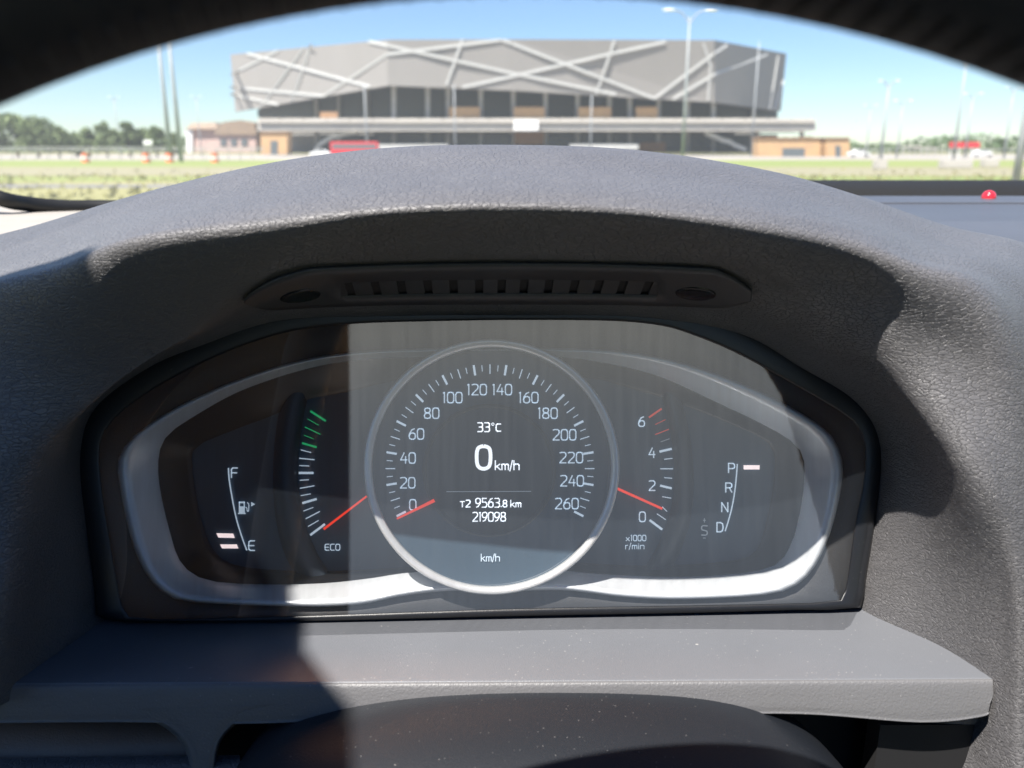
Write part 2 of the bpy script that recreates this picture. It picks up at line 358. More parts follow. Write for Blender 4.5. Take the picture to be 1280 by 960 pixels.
# demister grille under the hood: plate with thirteen open slots, separate slats between them, two black discs painted as shaded screw recesses
def hood_uv(px, t):
    """point on the sloping underside: t=0 at the upper edge, 1 at the frame"""
    a = abs(px-640)/300.0
    top = 330 + 9*a*a + 1.5*a**6 + (10*max(0, a-.85)/.15 if a > .85 else 0); bot = 379 + 3*a*a + 5*a**4
    e_ = min(1, max(0, (abs(px-622)-264)/53)); top += 13*e_**2.2; bot -= 12*e_**2.2
    y = top*(1-t)+bot*t; rd = K(px, y, 1)-EYE
    hit = HB.ray_cast(EYE, rd.normalized())[0]
    d = (hit-EYE).length/rd.length
    return K(px, y, d-OFF[0])
from mathutils.bvhtree import BVHTree
_v = [v.co + hood.location + dash.location for v in hood.data.vertices]
HB = BVHTree.FromPolygons(_v, [tuple(p_.vertices) for p_ in hood.data.polygons]); OFF = [.0042]
vent = mk('vent_plate', *(lambda V, Fc: (V, Fc))(*(lambda: (lambda xs, ts: ([hood_uv(x, t) for t in ts for x in xs], [(j*len(xs)+i, j*len(xs)+i+1, (j+1)*len(xs)+i+1, (j+1)*len(xs)+i) for j in range(len(ts)-1) for i in range(len(xs)-1) if not (j == 2 and 426 <= (xs[i]+xs[i+1])/2 <= 822)]))([305, 306.5, 309, 313, 318, 325, 333, 342, 352, 364, 375, 388, 400, 415, 426]+[426+i*396/60 for i in range(1, 60)]+[822, 835, 850, 868, 880, 892, 902, 911, 919, 926, 931, 935, 937.5, 939], [0, .12, .36, .75, .9, 1.0]))()), M['vent'], dash, True)
md = vent.modifiers.new('solid', 'SOLIDIFY'); md.thickness = .0012; md.offset = 0
slot = [437, 470, 502, 535, 567, 599, 627, 655, 686, 718, 748, 778, 809]
edges = [426] + [x for c_ in slot for x in (c_-5.2, c_+5.2)] + [822]
for i in range(0, len(edges), 2):
    a, b = edges[i], edges[i+1]; lean = lambda x: -(x-600)*.018
    q = [hood_uv(a-lean(a), .355), hood_uv(b-lean(b), .355), hood_uv(b+lean(b), .755), hood_uv(a+lean(a), .755)]
    if i == 0: q[0], q[3] = hood_uv(425, .355), hood_uv(425, .755)
    if i == len(edges)-2: q[1], q[2] = hood_uv(823, .355), hood_uv(823, .755)
    prism('slat', q, (0, .002, .0015), M['vent'], vent)
OFF[0] = .0012; xs_ = [412+i*(840-412)/30 for i in range(31)]
mk('slot_backing', [hood_uv(x, t) for t in (.2, .4, .6, .86) for x in xs_], [(j*31+i, j*31+i+1, (j+1)*31+i+1, (j+1)*31+i) for j in range(3) for i in range(30)], M['void'], vent); OFF[0] = .0042  # black sheet standing for the dark depth behind the slots
for px in (376, 869):
    tt = .62
    V, Fc = [], []; n_ = 28
    for (rr, dz) in ((1.03, .0003), (1.0, -.0001), (.93, -.0003), (.85, -.0001), (.5, .0), (.0, .0)):
        for k in range(n_):
            q = 2*math.pi*k/n_; V.append(hood_uv(px+25*rr*math.cos(q), tt+.16*rr*math.sin(q)) + Vector((0, dz*.6-.0008, dz-.0008)))
    for j in range(5):
        for k in range(n_): Fc.append((j*n_+k, j*n_+(k+1) % n_, (j+1)*n_+(k+1) % n_, (j+1)*n_+k))
    mk('painted_screw_recess', V, Fc, M['recess'], vent, True)

# ------------------------------------------------------------------ instrument cluster
clus = tag(empty('instrument_cluster', K(614, 770, .36)), 'instrument cluster with silver surround and round speedometer reading zero kilometres per hour', 'instrument cluster')
def polar(pts, n=180, c=(610, 590), smooth=4):
    pv = [Vector((x, y, 0)) for x, y in pts]; sp = spline(pv, smooth, True) if smooth > 1 else pv
    out = []
    for i in range(n):
        a = 2*math.pi*i/n; dx, dy = math.cos(a), math.sin(a); best = 0
        for k in range(len(sp)):
            p, q = sp[k], sp[(k+1) % len(sp)]
            ex, ey = q.x-p.x, q.y-p.y; den = dx*ey-dy*ex
            if abs(den) < 1e-9: continue
            t = ((p.x-c[0])*ey-(p.y-c[1])*ex)/den; s_ = ((p.x-c[0])*dy-(p.y-c[1])*dx)/den
            if -1e-6 <= s_ <= 1+1e-6 and t > best: best = t
        out.append((c[0]+dx*best, c[1]+dy*best))
    return out
def rings(name, loops, mt, parent, cap=None):
    """closed strips between successive outlines; loops = [(outline, depth), ...]"""
    n_ = len(loops[0][0]); V = []; Fc = []
    for o_, d in loops: V += [K(x, y, d) for x, y in o_]
    for j in range(len(loops)-1):
        for i in range(n_): Fc.append((j*n_+i, j*n_+(i+1) % n_, (j+1)*n_+(i+1) % n_, (j+1)*n_+i))
    if cap: Fc.append(tuple(range((len(loops)-1)*n_, len(loops)*n_)))
    return mk(name, V, Fc, mt, parent, True)
def lerp(a, b, t): return [(p[0]*(1-t)+q[0]*t, p[1]*(1-t)+q[1]*t) for p, q in zip(a, b)]
def grow(o_, k): 
    out = []
    for x, y in o_:
        r = math.hypot(x-610, y-590); out.append((x+(x-610)/r*k, y+(y-590)/r*k))
    return out
OUT = polar([(128,772),(120,740),(108,660),(98,600),(97,560),(106,520),(130,490),(180,455),(250,422),(320,393),(380,381),(440,377),(520,375),(640,374),(780,376),(860,382),(925,403),(1000,446),(1075,497),(1097,522),(1102,555),(1100,600),(1092,660),(1080,730),(1073,760),(1000,762),(860,766),(640,770),(400,776),(250,777)])
FCE = polar([(155,765),(148,735),(138,680),(127,610),(124,570),(130,540),(160,508),(220,470),(290,437),(363,414),(440,405),(520,402),(640,400),(760,401),(820,406),(859,416),(920,441),(997,483),(1050,514),(1070,530),(1081,556),(1080,600),(1070,650),(1058,735),(1048,751),(1000,754),(860,757),(640,761),(400,769),(250,773),(175,773)])
SO = polar([(148,590),(152,567),(168,545),(220,510),(300,474),(380,450),(450,440),(540,436),(620,435),(700,436),(780,440),(860,456),(950,490),(1022,530),(1045,555),(1053,585),(1048,625),(1034,675),(1015,712),(990,734),(950,744),(850,749),(780,746),(740,741),(700,737),(640,738),(560,738),(500,745),(450,755),(380,758),(250,753),(210,744),(182,715),(162,665)])
SI = polar([(197,572),(199,613),(213,672),(226,705),(255,725),(317,731),(400,730),(460,724),(520,716),(640,712),(700,714),(760,719),(850,722),(930,717),(970,707),(988,685),(998,655),(1006,610),(1006,575),(994,554),(960,533),(900,504),(820,468),(740,450),(690,445),(620,443),(540,445),(450,449),(380,461),(300,488),(240,521),(207,545)])
J = polar([(236,572),(240,612),(249,655),(264,690),(290,708),(340,714),(400,716),(500,712),(640,706),(720,706),(800,709),(880,706),(930,700),(950,688),(960,660),(968,625),(972,590),(971,566),(958,548),(910,526),(845,500),(780,480),(740,470),(640,462),(540,464),(470,478),(430,488),(380,498),(340,517),(290,536),(256,550),(240,558)])
rings('black_frame', [(grow(OUT, 6), .364), (OUT, .3555), (lerp(OUT, FCE, .06), .3545), (lerp(OUT, FCE, .45), .3542), (lerp(OUT, FCE, .9), .3545), (FCE, .3548), (grow(FCE, -1.2), .358)], M['black'], clus)
rings('face_plate', [(grow(FCE, 1.5), .357), (grow(FCE, -1), .3565), (grow(SO, 3), .359), (grow(SO, -3), .360)], M['face'], clus)
rings('silver_surround', [(grow(SO, 1), .3605), (SO, .356), (grow(SO, -2), .3545), (grow(lerp(SO, SI, .12), -2), .3542), (lerp(SO, SI, .35), .357), (lerp(SO, SI, .7), .3625), (SI, .368), (grow(SI, -1.5), .3695)], M['silver'], clus)
rings('dial_surround', [(grow(SI, 1), .3688), (grow(SI, -2), .3694), (lerp(SI, J, .45), .374), (lerp(SI, J, .9), .3795), (J, .381), (grow(J, -4), .3815)], M['black'], clus)
base = rings('dial_panel', [(grow(J, 2), .3825), (grow(J, -6), .383)], M['dial'], clus, cap=True)
# curved ridges either side of the gauges
def arcridge(A, B, nm='dial_ridge'):
    rows = []
    for (xa, ya), (xb, yb_) in zip(A, B):
        rows.append([K(xa, ya, .3828), K(xa+(xb-xa)*.15, ya+(yb_-ya)*.15, .3795), K(xa+(xb-xa)*.4, ya+(yb_-ya)*.4, .3770), K(xa+(xb-xa)*.8, ya+(yb_-ya)*.8, .3785), K(xb, yb_, .3828)])
    return loft(nm, rows, 6, 3, M['ridge'], clus)
arcridge([(356, 492), (349, 514), (342, 569), (343, 637), (355, 690), (372, 722)], [(392, 476), (384, 498), (373, 569), (376, 637), (396, 690), (416, 722)])
arcridge([(818, 470), (826, 490), (838, 540), (843, 590), (838, 640), (818, 690), (800, 716)], [(842, 478), (852, 500), (863, 550), (867, 600), (863, 650), (850, 690), (838, 714)])
# flat print in the plane of the dials
def flat(name, polys, d, mt, parent, thick=.0003):
    V, Fc = [], []
    for poly in polys:
        b0 = len(V); k = len(poly)
        V += [K(x, y, d) for x, y in poly] + [K(x, y, d+thick) for x, y in poly]
        Fc.append(tuple(range(b0, b0+k))); Fc += [(b0+i, b0+(i+1) % k, b0+k+(i+1) % k, b0+k+i) for i in range(k)]
    return mk(name, V, Fc, mt, parent)
def stroke(x0, y0, x1, y1, w0, w1=None):
    w1 = w0 if w1 is None else w1; L = math.hypot(x1-x0, y1-y0); nx, ny = -(y1-y0)/L/2, (x1-x0)/L/2
    return [(x0+nx*w0, y0+ny*w0), (x1+nx*w1, y1+ny*w1), (x1-nx*w1, y1-ny*w1), (x0-nx*w0, y0-ny*w0)]
def polyline(pts, w0):
    sp = spline([Vector((x, y, 0)) for x, y in pts], 6); n_ = len(sp); L_, R_ = [], []
    for i in range(n_):
        t = (sp[min(i+1, n_-1)]-sp[max(i-1, 0)]).normalized(); L_.append((sp[i].x-t.y*w0/2, sp[i].y+t.x*w0/2)); R_.append((sp[i].x+t.y*w0/2, sp[i].y-t.x*w0/2))
    return [[L_[i], L_[i+1], R_[i+1], R_[i]] for i in range(n_-1)]
# single-line lettering like the printed dial face: strokes in a 0..1 box (x right, y down)
G = {
 '0': [[(.0,.22),(.12,.04),(.35,0),(.65,0),(.88,.04),(1,.22),(1,.78),(.88,.96),(.65,1),(.35,1),(.12,.96),(0,.78),(0,.22)]],
 '1': [[(.2,.06),(.62,0),(.62,1)]],
 '2': [[(.02,.04),(.3,0),(.75,0),(.95,.1),(1,.25),(.92,.42),(.6,.6),(.2,.85),(.02,1),(1,1)]],
 '3': [[(.02,0),(.75,0),(.95,.1),(.97,.36),(.75,.48),(.3,.48)],[(.75,.48),(.97,.6),(1,.86),(.78,1),(.02,1)]],
 '4': [[(.55,0),(0,.68),(1,.68)],[(.78,.35),(.78,1)]],
 '5': [[(.92,0),(.1,0),(.08,.42),(.7,.42),(.95,.52),(1,.72),(.92,.92),(.7,1),(.02,1)]],
 '6': [[(.85,0),(.45,.1),(.1,.42),(0,.7),(.08,.92),(.35,1),(.7,1),(.95,.9),(1,.7),(.92,.48),(.65,.4),(.3,.42),(.05,.6)]],
 '8': [[(.5,.47),(.15,.4),(.06,.2),(.15,.05),(.5,0),(.85,.05),(.94,.2),(.85,.4),(.5,.47),(.12,.56),(0,.75),(.1,.95),(.5,1),(.9,.95),(1,.75),(.88,.56),(.5,.47)]],
 '9': [[(.95,.4),(.7,.58),(.35,.6),(.08,.52),(0,.3),(.05,.1),(.3,0),(.65,0),(.92,.08),(1,.3),(.9,.58),(.55,.9),(.15,1)]],
 '.': [[(.1,.93),(.9,.93)]],
 'F': [[(1,0),(.2,0),(0,.15),(0,1)],[(0,.5),(.9,.5)]], 'E': [[(1,0),(.3,0),(.05,.12),(0,.5),(.05,.88),(.3,1),(1,1)],[(0,.5),(.9,.5)]],
 'C': [[(1,0),(.3,0),(.05,.12),(0,.5),(.05,.88),(.3,1),(1,1)]], 'O': None,
 'P': [[(0,1),(0,0),(.7,0),(.95,.1),(1,.3),(.95,.48),(.7,.56),(0,.56)]],
 'R': [[(0,1),(0,0),(.7,0),(.95,.1),(1,.28),(.95,.44),(.7,.52),(0,.52)],[(.6,.52),(1,1)]],
 'N': [[(0,1),(0,0),(1,1),(1,0)]], 'D': [[(0,0),(.6,0),(.9,.12),(1,.4),(1,.6),(.9,.88),(.6,1),(0,1),(0,0)]],
 'S': [[(1,.03),(.3,0),(.05,.1),(0,.28),(.1,.44),(.9,.56),(1,.75),(.92,.93),(.7,1),(0,.98)]],
 'T': [[(0,.2),(1,.2)],[(.5,.2),(.5,1)]], '+': [[(0,.5),(1,.5)],[(.5,.1),(.5,.9)]], '-': [[(0,.5),(1,.5)]],
 'k': [[(0,0),(0,1)],[(.9,.38),(0,.72)],[(.25,.62),(1,1)]],
 'm': [[(0,.38),(0,1)],[(0,.45),(.2,.38),(.42,.4),(.5,.5),(.5,1)],[(.5,.48),(.7,.38),(.92,.4),(1,.5),(1,1)]],
 'h': [[(0,0),(0,1)],[(0,.48),(.3,.38),(.8,.38),(1,.5),(1,1)]], '/': [[(1,-.02),(0,1.12)]],
 'r': [[(0,.38),(0,1)],[(0,.52),(.4,.38),(1,.38)]], 'i': [[(.5,.38),(.5,1)],[(.5,.12),(.5,.2)]],
 'n': [[(0,.38),(0,1)],[(0,.48),(.3,.38),(.8,.38),(1,.5),(1,1)]], 'x': [[(0,.4),(1,1)],[(1,.4),(0,1)]],
 'c': [[(1,.42),(.3,.4),(.03,.5),(0,.7),(.05,.9),(.3,1),(1,.98)]], 'o': [[(.1,.0),(.9,0),(.9,.3),(.1,.3),(.1,0)]],
}
G['O'] = G['0']
WID = {'1': .42, '.': .25, ' ': .35, 'i': .2, 'm': 1.25, 'r': .6, '/': .5, 'o': .45, 'S': .9, '-': .8, '+': .8}
def lettering(name, s, cx, cy, h, mt, parent, d=.3815, wd=.62, wt=1.5, gap=.22, align='c'):
    """cx,cy centre in photo px at build depth; h letter height px"""
    ws = [WID.get(ch, 1)*h*wd for ch in s]; g = gap*h; tot = sum(ws)+g*(len(s)-1)
    x = cx-tot/2 if align == 'c' else cx; polys = []
    for ch, w_ in zip(s, ws):
        for line in G.get(ch, []) or []:
            P_ = [(x+a*w_, cy-h/2+b*h) for a, b in line]
            for (a, b), (c_, e) in zip(P_, P_[1:]):
                L = math.hypot(c_-a, e-b) or 1; ux, uy = (c_-a)/L*wt*.3, (e-b)/L*wt*.3
                polys.append(stroke(a-ux, b-uy, c_+ux, e+uy, wt))
        x += w_+g
    return flat(name, polys, d, mt, parent, .00012)
def dp(x, y, zx, zy, s): return (zx+x*s, zy+y*s)

# fuel gauge and eco gauge (left)
fuel = flat('fuel_gauge', polyline([(285.5, 585), (287, 603), (294, 642), (301, 667), (308.5, 688)], 1.7), .3817, M['print'], clus)
lettering('letter', 'F', 293, 591, 12, M['print'], fuel, wd=.62, wt=1.6); lettering('letter', 'E', 314.5, 682, 12, M['print'], fuel, wd=.62, wt=1.6)
for q in ([(270.5, 666.5), (291.5, 667), (293.5, 672.5), (273, 672)], [(275, 680.5), (296, 680.5), (298, 685.5), (277.5, 685.5)]):
    flat('level_bar', [q], .3817, M['bar'], fuel)
pump = [[(298.5, 627), (306, 627), (306, 629), (298.5, 629)], [(298.5, 627), (300, 627), (300, 634), (298.5, 634)], [(304.6, 627), (306, 627), (306, 634), (304.6, 634)], [(298.5, 633), (306, 633), (306, 641), (298.5, 641)], [(297.5, 641), (307, 641), (307, 642.5), (297.5, 642.5)]] + polyline([(307, 634), (308.6, 635), (309, 638.5), (310.6, 638.5), (311, 631), (309, 628)], 1.1)
flat('pump_symbol', pump, .3817, M['print'], fuel); flat('arrow_symbol', [[(314, 627.5), (319, 630.2), (314, 633)]], .3817, M['print'], fuel)
q8 = lambda x, y: (200+x*.2291, 500+y*.2291)
def T8(L, wdt): return [stroke(*q8(a, b), *q8(c_, e), wdt) for a, b, c_, e in L]
eco = flat('eco_gauge', T8([(768,272,825,287),(760,358,815,360),(762,438,812,435),(768,522,822,512),(783,606,836,586),(808,690,865,657)], 1.1)+T8([(760,318,843,326),(763,482,842,468),(795,648,872,608)], 1.3)+T8([(757,398,838,398),(776,563,855,540),(820,737,900,677)], 2.8), .3817, M['print'], clus)
flat('green_scale', T8([(805,103,865,137),(785,192,838,212)], .9)+T8([(790,147,875,187)], 1.3)+T8([(820,60,905,115),(775,235,855,258)], 2.6), .3817, M['green'], eco)
lettering('lettering', 'ECO', 415.5, 684, 7.5, M['print'], eco, wd=.68, wt=1.05)
flat('needle', [stroke(*q8(893, 705), *q8(1128, 525), 3.0, 2.4)], .3775, M['needle'], eco, .001)

# rev counter and gear display (right)
q5 = lambda x, y: (740+x*.3957, 400+y*.3957)
def T5(L, wdt): return [stroke(*q5(a, b), *q5(c_, e), wdt) for a, b, c_, e in L]
tach = flat('rev_counter', T5([(205,612,233,631),(222,590,237,605),(222,558,250,563),(228,498,253,500),(228,440,254,437)], 1.0)+T5([(216,470,256,470)], 1.2)+T5([(182,632,222,662),(215,523,252,532),(213,416,252,407)], 2.8), .3817, M['print'], clus)
flat('dim_scale', T5([(217,385,245,375)], .9), .3817, M['printdim'], tach)
flat('red_scale', T5([(200,362,243,345)], 1.1)+T5([(200,330,232,315)], .8)+T5([(180,308,220,280)], 2.3), .3817, M['redprint'], tach)
for s, x, y in (('6', 802, 527), ('4', 815, 566), ('2', 815, 607), ('0', 803, 646)): lettering('numeral', s, x, y, 12, M['print'], tach, wd=.62, wt=1.5)
lettering('lettering', 'x1000', 795, 672.5, 7, M['print'], tach, wd=.6, wt=.95); lettering('lettering', 'r/min', 793.5, 682.5, 7.5, M['print'], tach, wd=.62, wt=.95)
flat('needle', [stroke(770, 610, 828, 636, 3.2, 3.0)], .3775, M['needle'], tach, .001)
gear = flat('gear_display', polyline([(921.7, 580), (919, 610), (914.3, 637), (906.5, 664)], 1.6), .3817, M['print'], clus)
for s, x, y, h in (('P', 914.5, 585, 11.5), ('R', 911, 609.5, 11.5), ('N', 906, 634, 11.5), ('D', 900, 659, 11.5)): lettering('letter', s, x, y, h, M['print'], gear, wd=.66, wt=1.6)
lettering('letter', 'S', 880.5, 663, 12, M['printdim'], gear, wd=.68, wt=1.5); lettering('symbol', '+', 880.5, 650.5, 6, M['printdim'], gear, wt=1.0); lettering('symbol', '-', 880.5, 672.5, 6, M['printdim'], gear, wt=1.0)
flat('selector_bar', [[(929.5, 581.5), (949.5, 581.5), (949.5, 586.8), (929.5, 586.8)]], .3817, M['bar'], gear)

# speedometer drum
def circ(r, c=(614.5, 583.5), n_=128): return [(c[0]+r*math.cos(2*math.pi*i/n_), c[1]+r*math.sin(2*math.pi*i/n_)) for i in range(n_)]
spd = rings('speedometer', [(circ(150), .3525), (circ(148.5, (614, 584)), .3545), (circ(147, (614, 584)), .3550), (circ(146, (614, 584)), .3551)], M['dial'], clus, cap=True)
rings('silver_ring', [(circ(154), .384), (circ(157.5), .366), (circ(160), .3500), (circ(159.4), .3486), (circ(158.4), .3481), (circ(156.5), .3481), (circ(153), .3486), (circ(150.6), .3492), (circ(149.9), .3497), (circ(149.5), .3520), (circ(148.8), .3540)], M['ring'], spd)
rings('display_ring', [(circ(83.5, (611.5, 588)), .3552), (circ(82.5, (611.5, 588)), .3542), (circ(80.5, (611.5, 588)), .3540), (circ(78.5, (611.5, 588)), .3548), (circ(78, (611.5, 588)), .3556)], M['dialc'], spd)
disp = rings('display', [(circ(78.6, (611.5, 588)), .35490), (circ(77, (611.5, 588)), .35485)], M['dialc'], spd, cap=True)
cc0 = (612.5, 585.8); ang = lambda v: R(-117+v*.9)                     # 18 degrees for every 20 km/h
def tick(v, r0, r1, wdt):
    a = ang(v); s_, c_ = math.sin(a), -math.cos(a); return stroke(cc0[0]+r0*s_, cc0[1]+r0*c_, cc0[0]+r1*s_, cc0[1]+r1*c_, wdt)
tk = []
for i in range(53):
    v = i*5
    if v % 20 == 0: tk.append(tick(v, 118, 131, 2.7))
    elif v % 10 == 0: tk.append(tick(v, 118.5, 130.5, 1.15))
    else: tk.append(tick(v, 122, 129.5, .85))
flat('scale', tk, .3546, M['print'], spd, .0002)
pos = {0: (516, 631), 20: (509.5, 603.5), 40: (510, 572.5), 60: (520.5, 542.5), 80: (539.5, 516.5), 100: (565.5, 497), 120: (596, 487), 140: (627.5, 487), 160: (660.5, 497), 180: (684.5, 516.5), 200: (705.5, 543.5), 220: (714, 572), 240: (715, 601), 260: (708.5, 629.5)}
for v, (x, y) in pos.items(): lettering('numeral', str(v), x, y, 13, M['print'], spd, d=.3546, wd=.6, wt=1.5, gap=.2)
flat('needle', [stroke(496, 648.5, 543, 625.5, 2.2, 4.2)], .3525, M['needle'], spd, .001)
lettering('lettering', 'km/h', 613, 697, 9, M['print'], spd, d=.3546, wd=.55, wt=1.05, gap=.16)
lettering('temperature', '33', 604.5, 534, 11, M['lcd'], spd, d=.3545, wd=.58, wt=1.5, gap=.2)
flat('degree_sign', polyline([(614.3, 530.2), (616, 528.6), (617.6, 530.2), (616, 532), (614.3, 530.2)], .9), .3545, M['lcd'], spd)
lettering('temperature', 'C', 623, 534.5, 9, M['lcd'], spd, d=.3545, wd=.65, wt=1.5)
flat('speed_readout', polyline([(604.5, 557.5), (611.5, 560.5), (613.2, 571), (611.5, 582.5), (604.5, 586), (597.5, 582.5), (595.8, 571), (597.5, 560.5), (604.5, 557.5)], 4.6), .3545, M['lcd'], spd)
lettering('speed_unit', 'km/h', 634, 581.5, 11.5, M['lcd'], spd, d=.3545, wd=.56, wt=1.45, gap=.16)
flat('divider_line', [stroke(558, 614.6, 664, 614.2, .9)], .3545, M['printdim'], spd)
lettering('trip_reading', 'T2', 581.5, 629.5, 8.5, M['lcd'], spd, d=.3545, wd=.62, wt=1.4); lettering('trip_reading', '9563', 609.5, 628.5, 11, M['lcd'], spd, d=.3545, wd=.55, wt=1.35, gap=.17)
lettering('trip_reading', '.8 km', 638.5, 629.5, 8.5, M['lcd'], spd, d=.3545, wd=.58, wt=1.3, gap=.18)
lettering('odometer_reading', '219098', 611.5, 646, 11, M['lcd'], spd, d=.3545, wd=.55, wt=1.35, gap=.15)
# clear cover over the whole cluster
cov = []
for k_ in (1, .93, .86, .79, .72, .65, .58, .51, .44, .37, .3, .23, .16, .09, .02):      # concave, its curve shaped to steer the reflected veil
    V_ = [K(x, y, .3435 - .42*(max(0, x-640)*.345/1040)**2 - ((y-585)/185.)**2*.0045 - (y-560)/185.*.0035) for x, y in lerp(FCE, [(610, 590)]*180, 1-k_)]
    cov.append(V_)
mk('clear_cover', [v for L in cov for v in L], [(a*180+b, a*180+(b+1) % 180, (a+1)*180+(b+1) % 180, (a+1)*180+b) for a in range(len(cov)-1) for b in range(180)]+[tuple(range((len(cov)-1)*180, len(cov)*180))], M['cover'], clus, True)

# ------------------------------------------------------------------ steering column cover
col_ = tag(empty('steering_column_cover', K(660, 960, .25)), 'dusty black steering column cover bulging up below the ledge', 'column cover')
prof = [(-.112, -.004), (-.105, .008), (-.094, .022), (-.072, .031), (-.040, .0365), (0, .0385), (.045, .038), (.072, .0355), (.091, .030), (.110, .018), (.125, .0), (.131, -.02)]
rows = []
for y, zb, k in ((.300, -.262, .93), (.285, -.256, .97), (.262, -.2515, 1.0), (.24, -.252, 1.02), (.215, -.258, 1.03), (.19, -.268, 1.03), (.165, -.28, 1.0), (.15, -.30, .9)):
    rows.append([P(.003+x*k, y, zb+.023+z*k) for x, z in [(-.120, -.03)]+prof])
loft('shell', rows, 5, 5, M['column'], col_)

# ------------------------------------------------------------------ steering wheel
wc = P(.003, .055, -.139); nrm = Vector((0, -math.cos(R(20)), math.sin(R(20)))); up = Vector((0, math.sin(R(20)), math.cos(R(20)))); rt = Vector((1, 0, 0))
wheel = tag(empty('steering_wheel', wc), 'black leather steering wheel seen from behind its rim, arching across the top of the view', 'steering wheel')
V, Fc = [], []; NA, NB = 160, 18
for i in range(NA):
    a = 2*math.pi*i/NA; dr = math.sin(a)*rt+math.cos(a)*up
    for j in range(NB):
        b = 2*math.pi*j/NB; V.append(wc + dr*(.185+.015*math.cos(b)) + nrm*.0155*math.sin(b))
for i in range(NA):
    for j in range(NB): Fc.append((i*NB+j, i*NB+(j+1) % NB, ((i+1) % NA)*NB+(j+1) % NB, ((i+1) % NA)*NB+j))
mk('rim', V, Fc, M['wheel'], wheel, True)
# stitches along the inner side of the rim
V, Fc = [], []
for i in range(260):
    a = 2*math.pi*i/260; dr = math.sin(a)*rt+math.cos(a)*up; dr2 = math.sin(a+.008)*rt+math.cos(a+.008)*up
    p = wc+dr*.1699-nrm*.0035; q = wc+dr2*.1699+nrm*.0035; tube_pts(V, Fc, [p, (p+q)/2-dr*.0001, q], .0004, 4)
tag(mk('stitching', V, Fc, M['wheel'], wheel), kind='stuff')
hub = []
for i in range(40):
    a = 2*math.pi*i/40; ca, sa = math.cos(a), math.sin(a); r_ = .072/((abs(ca)**3+abs(sa*1.15)**3)**(1/3))
    hub.append((r_*ca, r_*sa))
V, Fc = [], []
for k, h_ in ((1, -.03), (1, .008), (.93, .018), (.7, .024), (.001, .028)):
    V += [wc + rt*x*k + up*(y*k-.008) + nrm*(h_-.02) for x, y in hub]
for j in range(4):
    for i in range(40): Fc.append((j*40+i, j*40+(i+1) % 40, (j+1)*40+(i+1) % 40, (j+1)*40+i))
Fc.append(tuple(range(40))); mk('airbag_pad', V, Fc, M['column'], wheel, True)
for dr_, ln in ((rt, .105), (-rt, .105), (-up, .105)):
    sd_ = nrm.cross(dr_)
    a0 = wc+dr_*.062-nrm*.016; a1 = wc+dr_*.175-nrm*.003
    prism('spoke', [a0+sd_*.026, a1+sd_*.017, a1-sd_*.017, a0-sd_*.026], nrm*.012, M['column'], wheel, .003)

# ------------------------------------------------------------------ unseen car shell, added to shade the dash and darken reflections
body = tag(empty('car_shade_shell', P(-.66, -.4, -.5)), 'unseen dark car shell added around the driver to block sun and sky light', 'car body')
M['trimdark'] = mottled('added_shell_dark', (.006, .014, .028), (.005, .011, .022), 60, .9)  # bluish black for the added shell, keeps its reflection in the cover dark
RO = [(-.71, .03), (-.60, .055), (-.45, .060), (-.375, .068), (-.345, .069), (-.322, .065), (-.312, .054), (-.326, .036), (-.314, -.005), (-.290, -.04), (-.280, -.10), (-.29, -.4), (-.325, -.9), (-.362, -1.13), (-.411, -1.377), (-.466, -1.65), (-.532, -1.99), (-.65, -2.6), (-.71, -2.6)]  # unseen panel, outline shaped to cast the left shade and edge the veil
prism('roof_shade_panel', [P(x, y, .45) for x, y in RO], (0, 0, .01), M['trimdark'], body)
prism('door', [P(-.70, y, z) for y, z in ((.75, -.75), (.75, -.22), (-.5, -.16), (-.5, -.75))], (-.05, 0, 0), M['trimdark'], body)
prism('added_side_panel', [P(-.70, y, z) for y, z in ((-.5, -.75), (-.5, -.16), (-.42, .45), (-2.5, .45), (-2.5, -.75))], (-.05, 0, 0), M['trimdark'], body)  # wide panel added so the cover's left side reflects something dark
prism('door', [P(.98, y, z) for y, z in ((.75, -.75), (.75, -.22), (-.5, -.16), (-.5, -.75))], (.05, 0, 0), M['trimdark'], body)  # right side panels added to cut the sky light inside
prism('added_side_panel', [P(.98, y, z) for y, z in ((-.5, -.75), (-.5, -.16), (-.42, .45), (-.75, .45), (-.80, -.16), (-.80, -.75))], (.05, 0, 0), M['trimdark'], body)
prism('roof_shade_panel', [P(x, y, .45) for x, y in ((1.0, .06), (.75, .06), (.72, -.2), (.72, -2.5), (1.0, -2.5))], (0, 0, .01), M['trimdark'], body)
prism('floor', [P(x, y, -.80) for x, y in ((-.75, 1.2), (1.03, 1.2), (1.03, -2.6), (-.75, -2.6))], (0, 0, -.03), M['trimdark'], body)  # added to stop ground bounce lighting the hood from below
prism('bulkhead', [P(x, .62, z) for x, z in ((-.74, -.82), (1.02, -.82), (1.02, -.075), (-.74, -.075))], (0, .03, 0), M['trimdark'], body)

